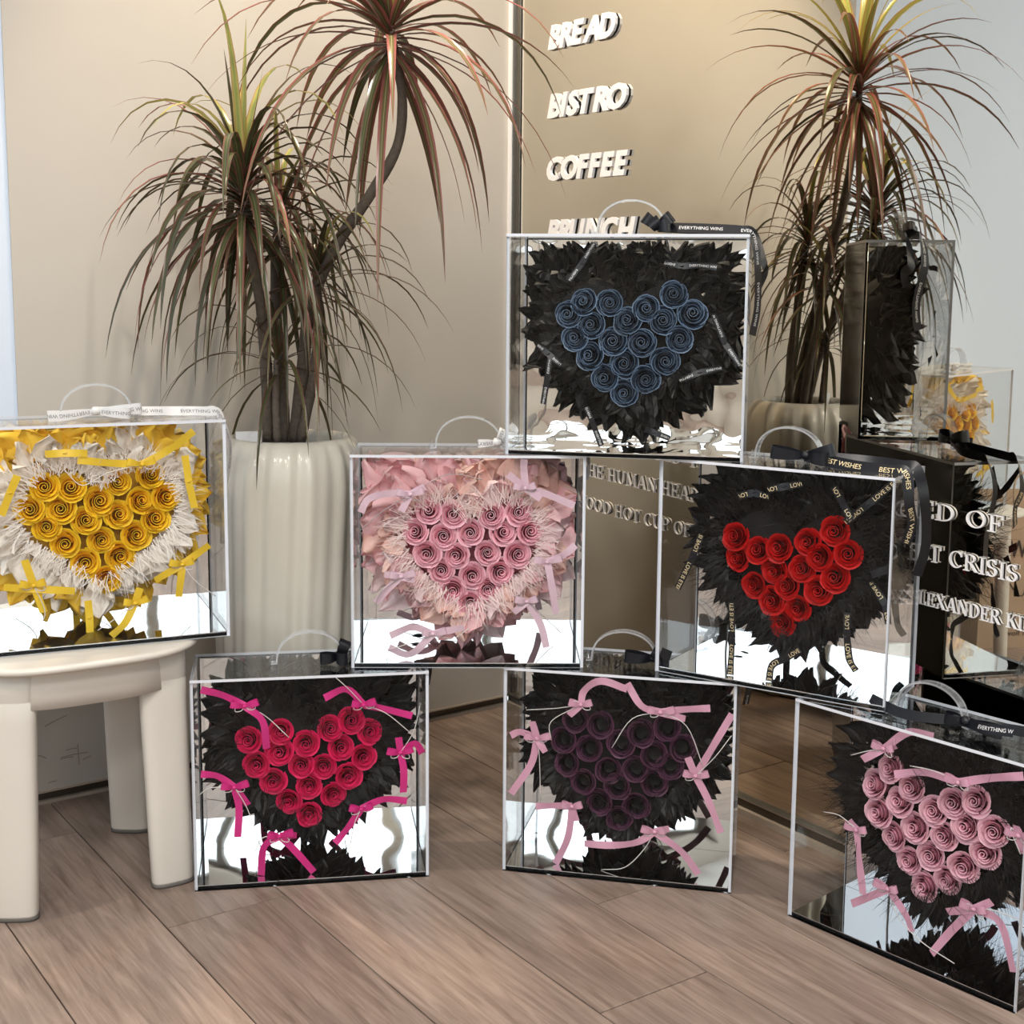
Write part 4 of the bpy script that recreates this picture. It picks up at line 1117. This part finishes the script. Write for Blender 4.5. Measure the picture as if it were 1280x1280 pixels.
# ------------------------------------------------------------------ bows tied to the handles
def top_bow(k, label, mat, pr, cx, tails, body='EVERYTHING WINS', loops=None, wid=.017, size=.0085, scale=1.0, y0=.075):
    root = thing('ribbon_bow', label, 'ribbon bow', CM[k] @ Matrix.Translation((cx, y0, CH)), 'ribbon bows on the case handles')
    c = Vector((0, -.004, .013))
    v, f = tube([c + Vector((-.008, 0, -.002)), c + Vector((-.003, -.002, .001)), c + Vector((.003, -.002, .001)), c + Vector((.008, 0, -.002))], lambda s: .004 + .004 * sin(pi * s), 10)
    obj('knot', mesh('knot', v, f, mat, smooth=True), root)
    for d, ln, hg in loops or (((-1, -.35, .10), .042, .020), ((1, -.2, .30), .040, .020)):
        P, sd = loop_path(c, d, ln * scale, hg)
        P = [Vector((p.x, p.y, max(p.z, wid * .45))) for p in P]
        printed_ribbon(P, wid, [Vector((0, -1, 0))] * len(P), body if mat is MT['white_satin'] else None, size, .012, 0, [mat, pr], 'loop', root, side=sd, taper=gather)
    for ti, (t, nr) in enumerate(tails):
        P = catmull([c] + [Vector(p) - Vector((cx, y0, CH)) for p in t], 6)
        nn = [Vector(nr[0]).lerp(Vector(nr[1]), min(1, max(0, (i / (len(P) - 1) - .35) / .3))) for i in range(len(P))]
        printed_ribbon(P, wid * .9, nn, body if ti == 0 or k == 'yel' else None, size, .035, .03, [mat, pr], 'tail', root)
R_ = CW / 2
def over_right(y, drop, out=.010, z=.006, x1=.12, wob=.006):
    return [(x1, y + .004, CH + z), (R_ - .02, y, CH + z * .7), (R_ + .003, y, CH + .0015), (R_ + out, y - wob, CH - .045), (R_ + out + .002, y + wob, CH - drop * .7), (R_ + out * .6, y, CH - drop)]
NT, NR, NF = (0, -.9, .5), (1, -.7, .1), (0, -.04, 1)
BS, WS = MT['black_satin'], MT['white_satin']
top_bow('blu', 'black satin bow with white print on the topmost case', BS, MT['print_white'], .046, [(over_right(.060, .165, .012, .011), (NT, NR)), (over_right(.085, .085, .022, .009), (NT, NR))], loops=(((-.75, -.4, .55), .030, .020), ((.75, -.4, .6), .030, .02), ((-.2, -.6, .25), .024, .02), ((.5, -.6, .1), .026, .02)), wid=.021)
top_bow('red', 'black satin bow with gold print on the case of red roses', BS, MT['print_gold'], .030, [(over_right(.045, .11, .012, .006), (NT, NR)), (over_right(.10, .17, .020, .008), (NT, NR))], body='BEST WISHES', loops=(((-1, -.35, .10), .055, .024), ((1, -.1, .30), .050, .022), ((.9, -.4, -.02), .045, .02)), wid=.022, size=.012)
top_bow('ros', 'black satin bow with thin tails on the nearest right case', BS, MT['print_white'], .060, [([(.10, .05, CH + .018), (.15, .045, CH + .026)], (NT, NT)), ([(.10, .09, CH + .010), (.17, .10, CH + .014)], (NT, NT)), ([(-.03, .05, CH + .006), (-.10, .06, CH + .012)], (NT, NT))], loops=(((1, -.1, -.02), .060, .020), ((-.8, -.4, .1), .030, .016)), wid=.018)
top_bow('yel', 'white satin bow with grey print on the case of yellow roses', WS, MT['print_grey'], .0, [(over_right(.070, .12, .010, .010, .10), (NT, NR)), (over_right(.095, .13, .022, .008, .10), (NT, NR))], loops=(((-1, -.1, -.10), .075, .016), ((1, -.15, .05), .070, .014), ((1, -.4, -.06), .055, .02)), wid=.018)
top_bow('pin', 'white satin bow on the case of pink roses', WS, MT['print_grey'], .050, [([(.09, .11, CH + .006), (.15, .13, CH + .001), (R_ + .003, .13, CH + .001), (R_ + .014, .125, CH - .03), (R_ + .012, .125, CH - .060)], (NF, NR)), ([(.08, .085, CH + .030), (.072, .09, CH + .042)], ((0, -1, 0), (0, -1, 0)))], loops=(((-1, -.3, -.02), .034, .014), ((.4, -.2, .9), .026, .016)), wid=.014)
top_bow('mag', 'black satin bow on the case of magenta roses', BS, MT['print_white'], .050, [([(.09, .12, CH + .004), (.16, .13, CH + .001), (R_ + .003, .13, CH + .001), (R_ + .014, .125, CH - .03), (R_ + .010, .125, CH - .065)], (NF, NR)), ([(.09, .13, CH + .004), (.16, .14, CH + .001), (R_ + .003, .14, CH + .001), (R_ + .010, .14, CH - .04), (R_ + .002, .14, CH - .08)], (NF, NR))], loops=(((-.9, -.4, -.02), .034, .018), ((.35, -.3, .8), .032, .020), ((.2, -.6, .0), .026, .02)), wid=.021)
top_bow('pur', 'black satin bow on the case of dark purple roses', BS, MT['print_white'], .052, [([(.09, .12, CH + .004), (.16, .13, CH + .001), (R_ + .003, .13, CH + .001), (R_ + .016, .125, CH - .03), (R_ + .010, .125, CH - .075)], (NF, NR)), ([(.07, .05, CH + .018), (.078, .045, CH + .038)], ((0, -1, 0), (0, -1, 0)))], loops=(((-1, -.3, .10), .050, .022), ((.9, -.3, -.02), .028, .018), ((.3, -.4, .5), .022, .018)), wid=.021)
